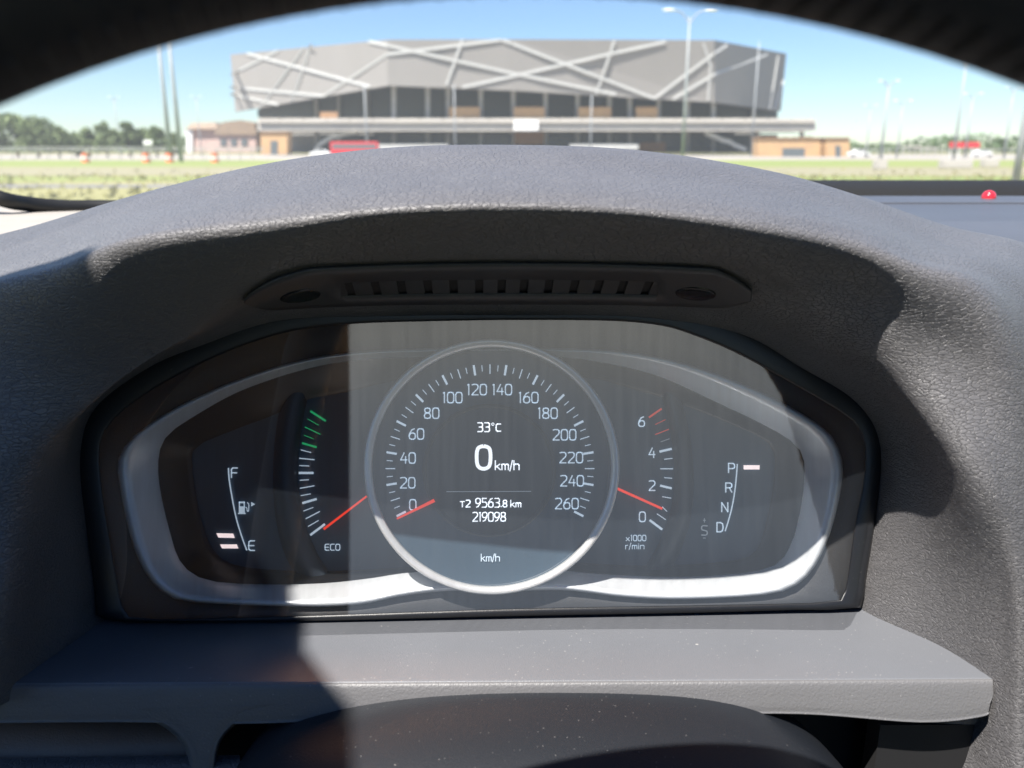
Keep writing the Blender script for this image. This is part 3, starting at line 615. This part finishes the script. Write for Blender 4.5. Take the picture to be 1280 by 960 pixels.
# ------------------------------------------------------------------ windscreen, gasket, black band
ws = tag(empty('windscreen', P(0, .85, -.04)), 'dusty windscreen glass with added haze and its black band along the foot', 'windscreen')
GB = [(-.95, .60), (-.62, .70), (-.45, .77), (-.30, .82), (-.1, .86), (.2, .875), (.6, .86), (1.1, .80)]
def gz(x): return TZ
rows = [[P(x, y, TZ-.012), P(x*.985, y-.16, .16), P(x*.95, y-.36, .36), P(x*.9, y-.62, .52)] for x, y in GB]
loft('glass', rows, 5, 4, M['screen'], ws)
loft('black_band', [[P(x, y-.003, TZ-.010), P(x, y-.006, TZ+(.0115 if x > 0 else .012)), ] for x, y in GB if x > -.2], 5, 1, M['frit'], ws)
LG = [K(-120, 205, .62), K(-60, 225, .64), W(0, 248, .66), W(35, 255, .68), W(82, 259, .70), W(140, 259, .72), W(240, 262, .74)]
V, Fc = [], []; tube_pts(V, Fc, spline(LG, 6), .0062, 10); mk('gasket', V, Fc, M['rubber'], ws, True)

# ================================================================== OUTSIDE
def ground_mat():
    m = mat('field_ground', (.2, .2, .1), .9); n = N(m); c = n.coord(); 
    big = n.noise(n.coord((.25, 1, 1)), .05, 4, .55); small = n.noise(n.coord((.5, 1, 1)), .6, 5, .65)
    col = n.mix(n.ramp(big.outputs[0], [(.38, 0.), (.6, 1.)]), (.18, .18, .05), (.28, .255, .11))
    col = n.mix(n.math('MULTIPLY', n.ramp(small.outputs[0], [(.35, 0.), (.7, 1.)]), .6), col, (.22, .21, .085))
    n.l(col, n.b.inputs['Base Color']); n.normal(n.bump(small.outputs[0], .1)); return m
M['ground'] = ground_mat()
def sheet(name, x0, x1, y0, y1, z, mt, nx=1, ny=1, zf=None):
    V = [Vector((x0+(x1-x0)*i/nx, y0+(y1-y0)*j/ny, z)) for j in range(ny+1) for i in range(nx+1)]
    Fc = [(j*(nx+1)+i, j*(nx+1)+i+1, (j+1)*(nx+1)+i+1, (j+1)*(nx+1)+i) for j in range(ny) for i in range(nx)]
    return tag(mk(name, V, Fc, mt), kind='structure')
sheet('ground', -3000, 3000, -60, 4500, 0, M['ground'])
M['sandy'] = mottled('sandy_track', (.25, .225, .14), (.21, .20, .11), .3, .9, coord=(.2, 1, 1))
M['asphalt'] = mottled('pale_asphalt', (.13, .13, .13), (.19, .18, .17), .4, .9, coord=(.3, 1, 1))
M['lush'] = mottled('green_grass_strip', (.12, .19, .035), (.24, .25, .08), .25, .95, coord=(.3, 1, 1))
M['plaza'] = mottled('pale_plaza_paving', (.27, .25, .22), (.32, .30, .26), .1, .9, coord=(.3, 1, 1))
sheet('track', -400, 400, 45, 68, .004, M['sandy'])
sheet('road', -400, 400, 29.5, 32.3, .004, M['asphalt'])
sheet('verge', -400, 400, 36, 43, .004, M['lush'])
sheet('grass_strip', -400, 400, 72, 120, .004, M['lush'])
sheet('plaza', -400, 400, 130, 420, .004, M['plaza'])
# grass tufts in the near field
V, Fc = [], []; rg = random.Random(3)
for i in range(4500):
    y = rg.uniform(13.5, 60); x = rg.uniform(-.72*y, .72*y)
    if abs(x) < .25*y and rg.random() < .9: continue
    if 45 < y < 68 or 29.5 < y < 32.3: 
        if rg.random() < .85: continue
    h = rg.uniform(.05, .17); a = rg.uniform(0, 3.14); w_ = rg.uniform(.04, .16); b0 = len(V)
    dx, dy = math.cos(a)*w_, math.sin(a)*w_
    V += [Vector((x-dx, y-dy, 0)), Vector((x+dx, y+dy, 0)), Vector((x+dx*.3+rg.uniform(-.1, .1), y+dy*.3, h))]; Fc.append((b0, b0+1, b0+2))
M['tuft'] = mottled('grass_tufts', (.18, .175, .05), (.26, .24, .10), .4, .9)
tag(mk('grass', V, Fc, M['tuft']), 'dry yellow green grass tufts growing on the field before the stadium', 'grass', kind='stuff')

# ---- stadium
M['clad'] = None
m = mat('grey_mesh_cladding', (.30, .295, .28), .6, .1); n = N(m); c = n.coord((1, 1, 1)); wv = n.n('ShaderNodeTexWave'); n.l(c, wv.inputs[0]); wv.inputs['Scale'].default_value = .55; wv.inputs['Distortion'].default_value = 0
nz = n.noise(n.coord((1, 1, .4)), .12, 4); f = n.math('ADD', n.math('MULTIPLY', wv.outputs[1], .35), n.math('MULTIPLY', nz.outputs[0], .65))
n.l(n.mix(f, (.235, .222, .205), (.29, .277, .258)), n.b.inputs['Base Color']); M['clad'] = m
M['stripe'] = mottled('white_facade_stripe', (.46, .46, .44), (.42, .42, .40), .2, .5)
M['conc'] = mottled('pale_concrete', (.48, .45, .40), (.4, .375, .34), .15, .8, coord=(.4, 1, 1))
M['column'+'s'] = mottled('grey_concrete_columns', (.42, .42, .40), (.34, .34, .33), .5, .8)
M['glz'] = mat('dark_glazing', (.11, .125, .13), .3)
M['dark'] = mottled('grey_concrete_wall', (.22, .22, .21), (.28, .275, .26), .2, .8)  # mid grey mottled concrete, darker than the belt
M['orange'] = mottled('orange_board', (.52, .33, .16), (.44, .28, .15), .4, .75)
M['brownb'] = mottled('brown_board', (.34, .19, .09), (.28, .17, .1), .4, .8)
M['red'] = mat('red_paint', (.55, .03, .04), .5); M['white'] = mat('white_paint', (.75, .75, .73), .5)
stad = tag(empty('stadium', W(640, 190, 310) * 1.0), 'large grey stadium with white criss cross stripes on its overhanging facade', 'stadium')
stad.location.z = 0
YL, YF, YR = 345, 300, 348
cor_t = [(288, 68, YL), (484, 49.5, YF), (893, 50, YF), (983, 67, YR)]
cor_b = [(294, 140, YL), (485, 107, YF+1), (893, 128, YF+4), (976, 139, YR)]
Tt = [W(*c_) for c_ in cor_t]; Bb = [W(*c_) for c_ in cor_b]
Bm = W(640, 113, YF+2); Tm = W(640, 49, YF)
front = [Tt[0], Tt[1], Tm, Tt[2], Tt[3]]; frontb = [Bb[0], Bb[1], Bm, Bb[2], Bb[3]]
for i, nm in ((0, 'facade'), (1, 'facade'), (2, 'facade'), (3, 'facade')):
    q = [front[i], front[i+1], frontb[i+1], frontb[i]]
    prism(nm, q, (0, 1.2, 0), M['clad'], stad)
# roof deck behind the facade
prism('roof', [Tt[0]+Vector((0, 1.3, -.5)), Tt[1]+Vector((0, 1.3, -.5)), Tt[2]+Vector((0, 1.3, -.5)), Tt[3]+Vector((0, 1.3, -.5)), Tt[3]+Vector((-12, 120, -.5)), Tt[0]+Vector((12, 120, -.5))], (0, 0, -1.5), M['conc'], stad)
_vv, _ff = [], []
for i_ in range(4):
    b_ = len(_vv); _vv += [front[i_], front[i_+1], frontb[i_+1], frontb[i_]]; _ff.append((b_, b_+1, b_+2, b_+3))
FB = BVHTree.FromPolygons(_vv, _ff)
def onfac(px, py):
    """point on the facade seen at a pixel"""
    d = (W(px, py, 10)-EYE).normalized(); h_ = FB.ray_cast(EYE, d)[0]
    return h_ if h_ else W(px, py, YF+ (18 if px < 480 or px > 900 else 0))
def z1(x, y): return (270+x*.1953, 30+y*.1953)
def z3(x, y): return (740+x*.2344, y*.2344)
L_ = [z1(95,325)+z1(400,170), z1(200,190)+z1(985,400), z1(290,530)+z1(565,150), z1(490,490)+z1(610,130), z1(95,405)+z1(690,460), z1(95,450)+z1(400,515), z1(690,460)+z1(1095,195),
      (484,68,626,50), (461,52,484.4,57), (484.6,57,640,91.5), (640,91.5,770,118), (578,49.5,558,107), (628,50,639.5,54.6), (640.5,54.8,818,123), (578,109,640,95.5), (640,95.5,760,68), (760,68,832,52.5), (768,51,745,118), (818,123,892.5,67), (893.5,66,909,56), (841,124,892.5,93), (893.5,92.5,959,68), (879,54,888,82), (888,82,885,126), (972,70,961,137), (979,100,967,137)]
for a, b, c_, e in L_:
    k_ = 10; ps = [onfac(a+(c_-a)*u/k_, b+(e-b)*u/k_) for u in range(k_+1)]
    V, Fc = [], []
    for u, p in enumerate(ps):
        t = (ps[min(u+1, k_)]-ps[max(u-1, 0)]).normalized(); s_ = t.cross(Vector((0, 1, 0))).normalized()*.45
        for sg_, dy in ((1, -.35), (-1, -.35), (-1, .1), (1, .1)): V.append(p+s_*sg_+Vector((0, dy, 0)))
    for u in range(k_):
        for m_ in range(4): Fc.append((u*4+m_, u*4+(m_+1) % 4, (u+1)*4+(m_+1) % 4, (u+1)*4+m_))
    Fc += [(0, 1, 2, 3), tuple(k_*4+m_ for m_ in (3, 2, 1, 0))]
    mk('stripe', V, Fc, M['stripe'], stad)
# upper storey behind the belt
def wbox(name, x0, y0, x1, y1, Y, dep, mt, par):
    return prism(name, [W(x0, y0, Y), W(x1, y0, Y), W(x1, y1, Y), W(x0, y1, Y)], (0, dep, 0), mt, par)
def fb(x):
    """lower edge of the facade in photo pixels"""
    L = [(294, 140), (485, 107), (640, 113), (893, 128), (976, 139)]
    for (a, b), (c_, e) in zip(L, L[1:]):
        if a <= x <= c_: return b+(e-b)*(x-a)/(c_-a)
    return 139
uw = [325, 400, 485, 640, 760, 893, 972]
UY = 350
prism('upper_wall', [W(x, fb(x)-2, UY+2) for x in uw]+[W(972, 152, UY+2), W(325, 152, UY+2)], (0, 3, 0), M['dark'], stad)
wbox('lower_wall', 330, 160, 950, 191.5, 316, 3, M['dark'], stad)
for x0, x1 in [(322, 392), (397, 420), (426, 456), (462, 489), (495, 531), (538, 556), (564, 598), (604, 638), (645, 679), (685, 718), (726, 758), (766, 784), (791, 820), (827, 856), (864, 888), (896, 940), (944, 972)]:
    prism('window', [W(x0, fb(x0)+1.5, UY+1), W(x1, fb(x1)+1.5, UY+1), W(x1, 146, UY+1), W(x0, 146, UY+1)], (0, .8, 0), M['glz'], stad)
    if x0 > 340: wbox('window', x0, 168, x1, 184, 315, .8, M['glz'], stad)
for x in [395, 423, 459, 492, 534.5, 560, 601, 641.5, 682, 722, 762, 787.5, 823.5, 860, 892, 942]:
    wbox('column', x-2.4, fb(x)-2 if 485 < x < 893 else fb(x)+1, x+2.4, 150, 312 if 485 < x < 893 else 349, 1.6, M['columns'], stad); 
    wbox('column', x-2.4, 162, x+2.4, 191.5, 306, 1.6, M['columns'], stad)
for a, b in ((400, 108), (430, 108), (466, 104), (500, 104)):            # diagonal stays under the left overhang
    pass
for x0, x1 in ((561, 600), (642, 681), (723, 764), (795, 822)): wbox('orange_panel', x0, 134, x1, 147, 309, .6, M['orange'], stad)
for x0, x1, y0, y1 in ((643, 680, 165, 181), (800, 832, 178, 190), (400, 422, 140, 149)): wbox('brown_panel', x0, y0, x1, y1, 305, .5, M['brownb'], stad)
wbox('concourse_belt', 322, 149.5, 1020, 163.5, 288, 26, M['conc'], stad)
for i in range(24): wbox('parapet_panel', 322+i*29.05, 147.8, 350+i*29.05, 153, 287, .5, M['conc'], stad)
wbox('entrance_panel', 642, 150, 673, 163, 286.2, .6, M['white'], stad)
for x0, x1 in ((520, 560), (712, 798), (470, 520)): wbox('low_wall', x0, 180, x1, 187, 290, 1, M['stripe'], stad)
for x in (948, 1003): wbox('column', x-2, 163, x+2, 191.5, 296, 1.5, M['columns'], stad)
def band(name, pts, th, Y, mt, par):
    top = [W(x, y-th/2, Y) for x, y in pts]; bot = [W(x, y+th/2, Y) for x, y in reversed(pts)]
    V = []; Fc = []; n_ = len(pts)
    for x, y in pts:
        for dy, dd in ((-th/2, 0), (th/2, 0), (th/2, 3), (-th/2, 3)): V.append(W(x, y+dy, Y)+Vector((0, dd, 0)))
    for i in range(n_-1):
        for k in range(4): Fc.append((i*4+k, i*4+(k+1) % 4, (i+1)*4+(k+1) % 4, (i+1)*4+k))
    Fc += [(0, 1, 2, 3), tuple((n_-1)*4+k for k in (3, 2, 1, 0))]
    return mk(name, V, Fc, mt, par)
band('stair_flight', [(882, 166), (895, 171), (903, 175), (912, 177), (920, 182), (933, 187)], 5, 292, M['stripe'], stad)
band('entrance_ramp', [(392, 190), (400, 180), (412, 172), (430, 167), (446, 165)], 5, 292, M['stripe'], stad)

# ---- kiosks, vehicles, signs in front of the stadium
def kiosk(x0, y0, x1, y1, Y, label, door=None, mt='orange'):
    k = tag(empty('kiosk', W((x0+x1)/2, y1, Y)), label, 'kiosk'); wbox('wall', x0, y0, x1, y1, Y, 5, M[mt], k); wbox('roof', x0-.6, y0-1.2, x1+.6, y0, Y-.4, 6, M['brownb'], k)
    if door: wbox('opening', *door, Y-.12, .1, M['glz'], k)  # dark sheet standing in for the unlit inside
kiosk(326, 166, 359, 193, 240, 'orange box shaped kiosk below the left end of the stadium', (338, 176, 347, 193))
kiosk(948, 173, 1026, 196.5, 215, 'long orange kiosk with a dark opening under the right end of the stadium', (978, 185, 1006, 196.5))
kiosk(1033, 173, 1062, 196.5, 213, 'small square orange kiosk standing right of the long orange one', (1044, 182, 1051, 196.5))
def vehicle(px, py, Y, L, H, mt, label, cat, bus=False):
    root = tag(empty('parked_car' if not bus else 'parked_bus', W(px, py, Y)), label, cat); b = W(px, py, Y); b.z = 0
    pr = [(-.5, .25), (-.5, .6), (-.42, .68), (-.28, .72), (-.17, 1), (.2, 1), (.33, .7), (.47, .6), (.5, .3)] if not bus else [(-.5, .15), (-.5, .95), (-.48, 1), (.48, 1), (.5, .95), (.5, .15)]
    prism('body', [b+Vector((x*L, 0, z*H)) for x, z in pr], (0, 1.8, 0), mt, root, .05)
    prism('window', [b+Vector((x*L, -.02, z*H)) for x, z in ([(-.24, .74), (-.16, .94), (.18, .94), (.28, .74)] if not bus else [(-.46, .55), (-.46, .85), (.46, .85), (.46, .55)])], (0, .05, 0), M['glz'], root)
    for s_ in (-.32, .32):
        V = [b+Vector((s_*L+math.cos(t)*.32, dy, .32+math.sin(t)*.32)) for dy in (-.05, .25) for t in [2*math.pi*k/14 for k in range(14)]]
        mk('wheel', V, [tuple(range(14)), tuple(range(27, 13, -1))]+[(k, (k+1) % 14, 14+(k+1) % 14, 14+k) for k in range(14)], M['rubber'], root)
vehicle(443, 192, 200, 11, 3.4, M['red'], 'long red bus parked at the ramp of the stadium', 'bus', True)
vehicle(1075, 196, 190, 4.6, 1.6, M['white'], 'white car parked right of the small orange kiosk', 'car')
vehicle(1229, 196, 200, 4.6, 1.7, M['white'], 'white car parked behind the red banner at the right', 'car')
vehicle(400, 196, 190, 4.6, 1.6, M['white'], 'white car parked beside the orange kiosk at the foot of the ramp', 'car')
bn = tag(empty('banner', W(1206, 196, 170)), 'red banner on thin white posts at the right edge of the plaza', 'banner'); wbox('cloth', 1187, 177.5, 1225, 184.5, 170, .15, M['red'], bn)
for x in (1188, 1198, 1206, 1215, 1224): wbox('post', x-.4, 178, x+.4, 196.5, 170.2, .15, M['white'], bn)
# left side: barrier, barrels, board
M['barrel'] = mat('orange_plastic', (.7, .16, .05), .5)
bar = tag(empty('barrier', W(150, 190, 120)), 'long pale road barrier with rails and posts on the left of the field', 'barrier')
for zt in (184.5, 187.5): wbox('rail', -300, zt-.55, 330, zt+.55, 112, .12, M['columns'], bar)
for i in range(30): wbox('post', -120+i*15, 183.5, -119.5+i*15, 200.5, 112.15, .12, M['columns'], bar)
for i, (x, y, lb) in enumerate(((106, 187, 'orange barrel by the barrier in front of the left trees'), (182, 184, 'orange barrel below the small white board'), (211, 181, 'orange barrel beside the pair of tall masts'), (268, 186, 'orange barrel in front of the brown mound'))):
    b = W(x, 190, 100); b.z = 0; t = tag(empty('barrel', b), lb, 'barrel', 'orange barrels along the barrier')
    for j, (a, c_) in enumerate(((0, .38), (.42, .62), (.66, 1.05))):
        V = [b+Vector((math.cos(2*math.pi*k/14)*r_, math.sin(2*math.pi*k/14)*r_, z_)) for z_, r_ in ((a, .46-.1*a), (c_, .46-.1*c_)) for k in range(14)]
        mk('band', V, [tuple(range(14)), tuple(range(27, 13, -1))]+[(k, (k+1) % 14, 14+(k+1) % 14, 14+k) for k in range(14)], M['barrel' if j != 1 else 'white'], t)
sg = tag(empty('signboard', W(184, 190, 105)), 'small white board on two posts above an orange barrel', 'sign'); wbox('board', 179, 175, 190, 181, 105, .12, M['white'], sg)
for x in (181, 188): wbox('post', x-.4, 181, x+.4, 202, 105.1, .1, M['columns'], sg)
# shed with pink roof and brown mound building
M['pink'] = mottled('pinkish_wall', (.50, .36, .31), (.42, .31, .28), .3, .8); M['brownr'] = mottled('brown_roof', (.27, .20, .14), (.22, .17, .13), .3, .8)
hs = tag(empty('house', W(250, 190, 380)), 'low pinkish house with a white gable left of the stadium', 'house')
wbox('wall', 236, 160, 272, 190.5, 380, 10, M['pink'], hs); wbox('gable', 233, 161, 240, 190.5, 379, 9, M['white'], hs)
prism('roof', [W(232, 161, 378), W(240, 154, 382), W(268, 153, 382), W(274, 161, 378)], (0, 9, 0), M['brownr'], hs)
hs = tag(empty('hall', W(295, 190, 360)), 'brown hall with a rounded roof close to the left end of the stadium', 'hall')
prism('roof', [W(x, y, 360) for x, y in ((268, 168), (270, 158), (280, 152.5), (300, 150), (318, 154), (322, 168))], (0, 14, 0), M['brownr'], hs); wbox('wall', 270, 168, 320, 190.5, 361, 12, M['pink'], hs)
for x0, x1 in ((275, 283), (288, 296), (301, 309)): wbox('window', x0, 174, x1, 182, 360.6, .3, M['glz'], hs)

# ---- lamp posts
M['steel'] = mottled('galvanised_steel', (.34, .36, .37), (.28, .30, .31), 2, .5)
def lamp(px, py_base, py_top, Y, rad, label, arms=0, grp='lamp masts around the stadium'):
    b = W(px, py_base, Y); b.z = 0; zt = W(px, py_top, Y).z
    t = tag(empty('lamp_post', b), label, 'lamp post', grp)
    tube('mast', [b, b+Vector((0, 0, zt*.5)), b+Vector((0, 0, zt))], [rad, rad*.8, rad*.55], M['steel'], t, 8)
    tp = b+Vector((0, 0, zt))
    if arms:
        for s_ in (-1, 1):
            L = arms; ap = spline([tp+Vector((0, 0, -.8)), tp+Vector((s_*L*.45, 0, .35)), tp+Vector((s_*L, 0, .75))], 5)
            a_ = tube('arm', ap, rad*.45, M['steel'], t, 6)
            hc = ap[-1]+Vector((s_*L*.35, 0, .02))
            V = []; 
            for x in (-1, -.6, 0, .6, 1):
                for k in range(8):
                    q = 2*math.pi*k/8; rr = math.sqrt(max(.02, 1-x*x*.95)); V.append(hc+Vector((x*L*.42, math.cos(q)*rr*L*.16, math.sin(q)*rr*L*.10)))
            mk('lamp_head', V, [(i*8+k, i*8+(k+1) % 8, (i+1)*8+(k+1) % 8, (i+1)*8+k) for i in range(4) for k in range(8)]+[tuple(range(8)), tuple(range(39, 31, -1))], M['white'], t, True)
lamp(853, 196, 21, 110, .19, 'tall double armed lamp post standing before the right half of the stadium', 1.9, 'tall lamp posts on the field')
lamp(1269, 231, 60, 29.5, .14, 'close grey lamp post at the far right of the view', 1.4, 'tall lamp posts on the field')
for px, yt, Y, rad, lb in ((213, 30, 105, .30, 'left one of the pair of tall masts beside the hall'), (226, 24, 104, .30, 'right one of the pair of tall masts beside the hall'),
    (1101, 107, 150, .26, 'mast between the small kiosk and the red banner, the taller one'), (1121, 131, 170, .22, 'short thin mast just right of the taller mast by the kiosk'), (1082, 136, 190, .2, 'thin faint mast above the white car by the kiosk'),
    (1192, 76, 140, .22, 'tall thin mast beside the red banner'), (1206, 122, 170, .22, 'shorter mast rising above the red banner'), (1255, 114, 150, .2, 'thin mast just left of the close lamp post'),
    (151, 125, 230, .2, 'faint mast behind the left trees'), (252, 124, 260, .2, 'faint mast above the pinkish house')):
    lamp(px, 195, yt, Y, rad, lb, 1.1 if rad > .2 else .9)
for px, Y, lb in ((459, 250, 'slim pole before the left facade'), (569, 252, 'slim pole before the facade left of the centre panels'), (939, 246, 'slim pole before the right stairs of the stadium'), (738, 248, 'slim pole before the right centre of the facade')):
    lamp(px, 190, 52 if px > 900 else (106 if px < 600 else 118), Y, .26, lb, 0, 'slim poles before the stadium')

# ---- trees
def leafmat(nm, a, b):
    m = mat(nm, a, .7); n = N(m); oi = n.n('ShaderNodeTexCoord'); x = n.noise(oi.outputs['Object'], .35, 3); n.l(n.mix(n.ramp(x.outputs[0], [(.35, 0.), (.65, 1.)]), a, b), n.b.inputs['Base Color']); return m
M['leaf'] = leafmat('tree_leaves', (.12, .17, .06), (.19, .25, .10)); M['bark'] = mottled('tree_bark', (.12, .09, .07), (.17, .13, .1), 2)
tlab = ['bushy tree at the left edge of the view', 'round crowned tree second from the left edge', 'tall green tree third from the left edge', 'lower tree at the right end of the left clump', 'small tree before the gap between the clumps', 'green tree left of the middle clump', 'dense tree in the middle of the second clump', 'pointed tree above the white board', 'low tree right of the pointed one', 'tree behind the white board post', 'last small tree before the pair of masts']
for i, (px, pt, wpx, Y) in enumerate(((-8, 140, 46, 190), (22, 142, 40, 195), (48, 146, 44, 190), (74, 158, 34, 192), (96, 166, 24, 200), (112, 160, 28, 210), (134, 153, 34, 205), (162, 151, 22, 206), (178, 160, 20, 210), (196, 157, 24, 205), (216, 166, 20, 210))):
    b = W(px, 190, Y); b.z = 0; H = W(px, pt, Y).z; rw = wpx/F*Y/2*1.15
    t = tag(empty('tree', b), tlab[i], 'tree', 'trees left of the stadium')
    tube('trunk', [b, b+Vector((.2, 0, H*.3)), b+Vector((-.1, .1, H*.6))], [.35, .25, .12], M['bark'], t, 7)
    rg = random.Random(50+i); V, Fc = [], []
    cl = []
    for _ in range(22):
        a = rg.uniform(0, 6.28); rr = math.sqrt(rg.random())*rw*.75; zz = H*rg.uniform(.28, .88); k = 1-.55*((zz/H-.45)/.5)**2
        cl.append((Vector((math.cos(a)*rr*k, math.sin(a)*rr*k, zz)), rg.uniform(.22, .42)*rw))
    cl.append((Vector((0, 0, H*.88)), rw*.3))
    for c_, cr_ in cl:
        for _ in range(150):
            v = Vector((rg.gauss(0, 1), rg.gauss(0, 1), rg.gauss(0, 1))).normalized()*cr_*rg.uniform(.65, 1.08); p = b+c_+v
            if p.z > H*1.03 or p.z < .4: continue
            s_ = rg.uniform(.16, .36); t1 = Vector((rg.gauss(0, 1), rg.gauss(0, 1), rg.gauss(0, .6))).normalized()*s_; t2 = Vector((rg.gauss(0, 1), rg.gauss(0, 1), rg.gauss(0, .6))).normalized()*s_
            b0 = len(V); V += [p-t1, p+t2, p+t1, p-t2]; Fc.append((b0, b0+1, b0+2, b0+3))
    me = bpy.data.meshes.new('crown'); me.from_pydata([tuple(v) for v in V], [], Fc); fix(link('crown', me, M['leaf']), t)
# distant wood along the horizon
M['wood'] = leafmat('distant_wood_leaves', (.07, .12, .05), (.11, .16, .07))
rg = random.Random(9); V, Fc = [], []
for _ in range(26000):
    x = rg.uniform(-900, 1400); y = rg.uniform(900, 960)
    hh = 15 + 4*math.sin(x*.013)+3*math.sin(x*.041+1)+2*math.sin(x*.13)
    p = Vector((x, y, rg.uniform(0, hh))); s_ = rg.uniform(1, 2.6)
    t1 = Vector((rg.gauss(0, 1), rg.gauss(0, 1), rg.gauss(0, .7))).normalized()*s_; t2 = Vector((rg.gauss(0, 1), rg.gauss(0, 1), rg.gauss(0, .7))).normalized()*s_
    b0 = len(V); V += [p-t1, p+t2, p+t1, p-t2]; Fc.append((b0, b0+1, b0+2, b0+3))
me = bpy.data.meshes.new('distant_wood'); me.from_pydata([tuple(v) for v in V], [], Fc); tag(link('distant_wood', me, M['wood']), 'long green wood along the horizon', 'wood', kind='stuff')
# fence with stands at the right, concrete blocks
fn = tag(empty('fence', W(1150, 196, 175)), 'thin pale fence with posts running along the right side of the field', 'fence')
for zt in (187, 193): wbox('rail', 1064, zt-.35, 1500, zt+.35, 176, .1, M['columns'], fn)
for i in range(44): wbox('post', 1064+i*8, 186, 1064.6+i*8, 197, 175.8, .1, M['columns'], fn)
for i, (x0, x1, y0, y1, Y, lb) in enumerate(((1176, 1212, 202.5, 207.5, 66, 'long low concrete block lying on the grass at the right'), (1228, 1245, 200, 206, 70, 'shorter concrete block next to the long one'), (1093, 1106, 205, 210, 62, 'small concrete block on the grass left of the long one'))):
    a, b = W(x0, y1, Y), W(x1, y1, Y); box('x', ((a.x+b.x)/2, Y, .3), (b.x-a.x, 1, .6), M['conc'], None, bev=.05); o = COL.objects['x']; o.name = 'concrete_block'; tag(o, lb, 'concrete block', 'concrete blocks on the grass')
sh = tag(empty('stand', W(1150, 196, 180)), 'pale scaffold stand with slanting struts behind the fence', 'stand')
wbox('deck', 1130, 182, 1152, 184, 181, 3, M['conc'], sh); wbox('deck', 1152, 184.5, 1172, 186, 181, 3, M['conc'], sh)
for x in (1130, 1137, 1144, 1151, 1158, 1165, 1171): wbox('strut', x-.35, 183.5, x+.35, 196, 181, .3, M['conc'], sh)
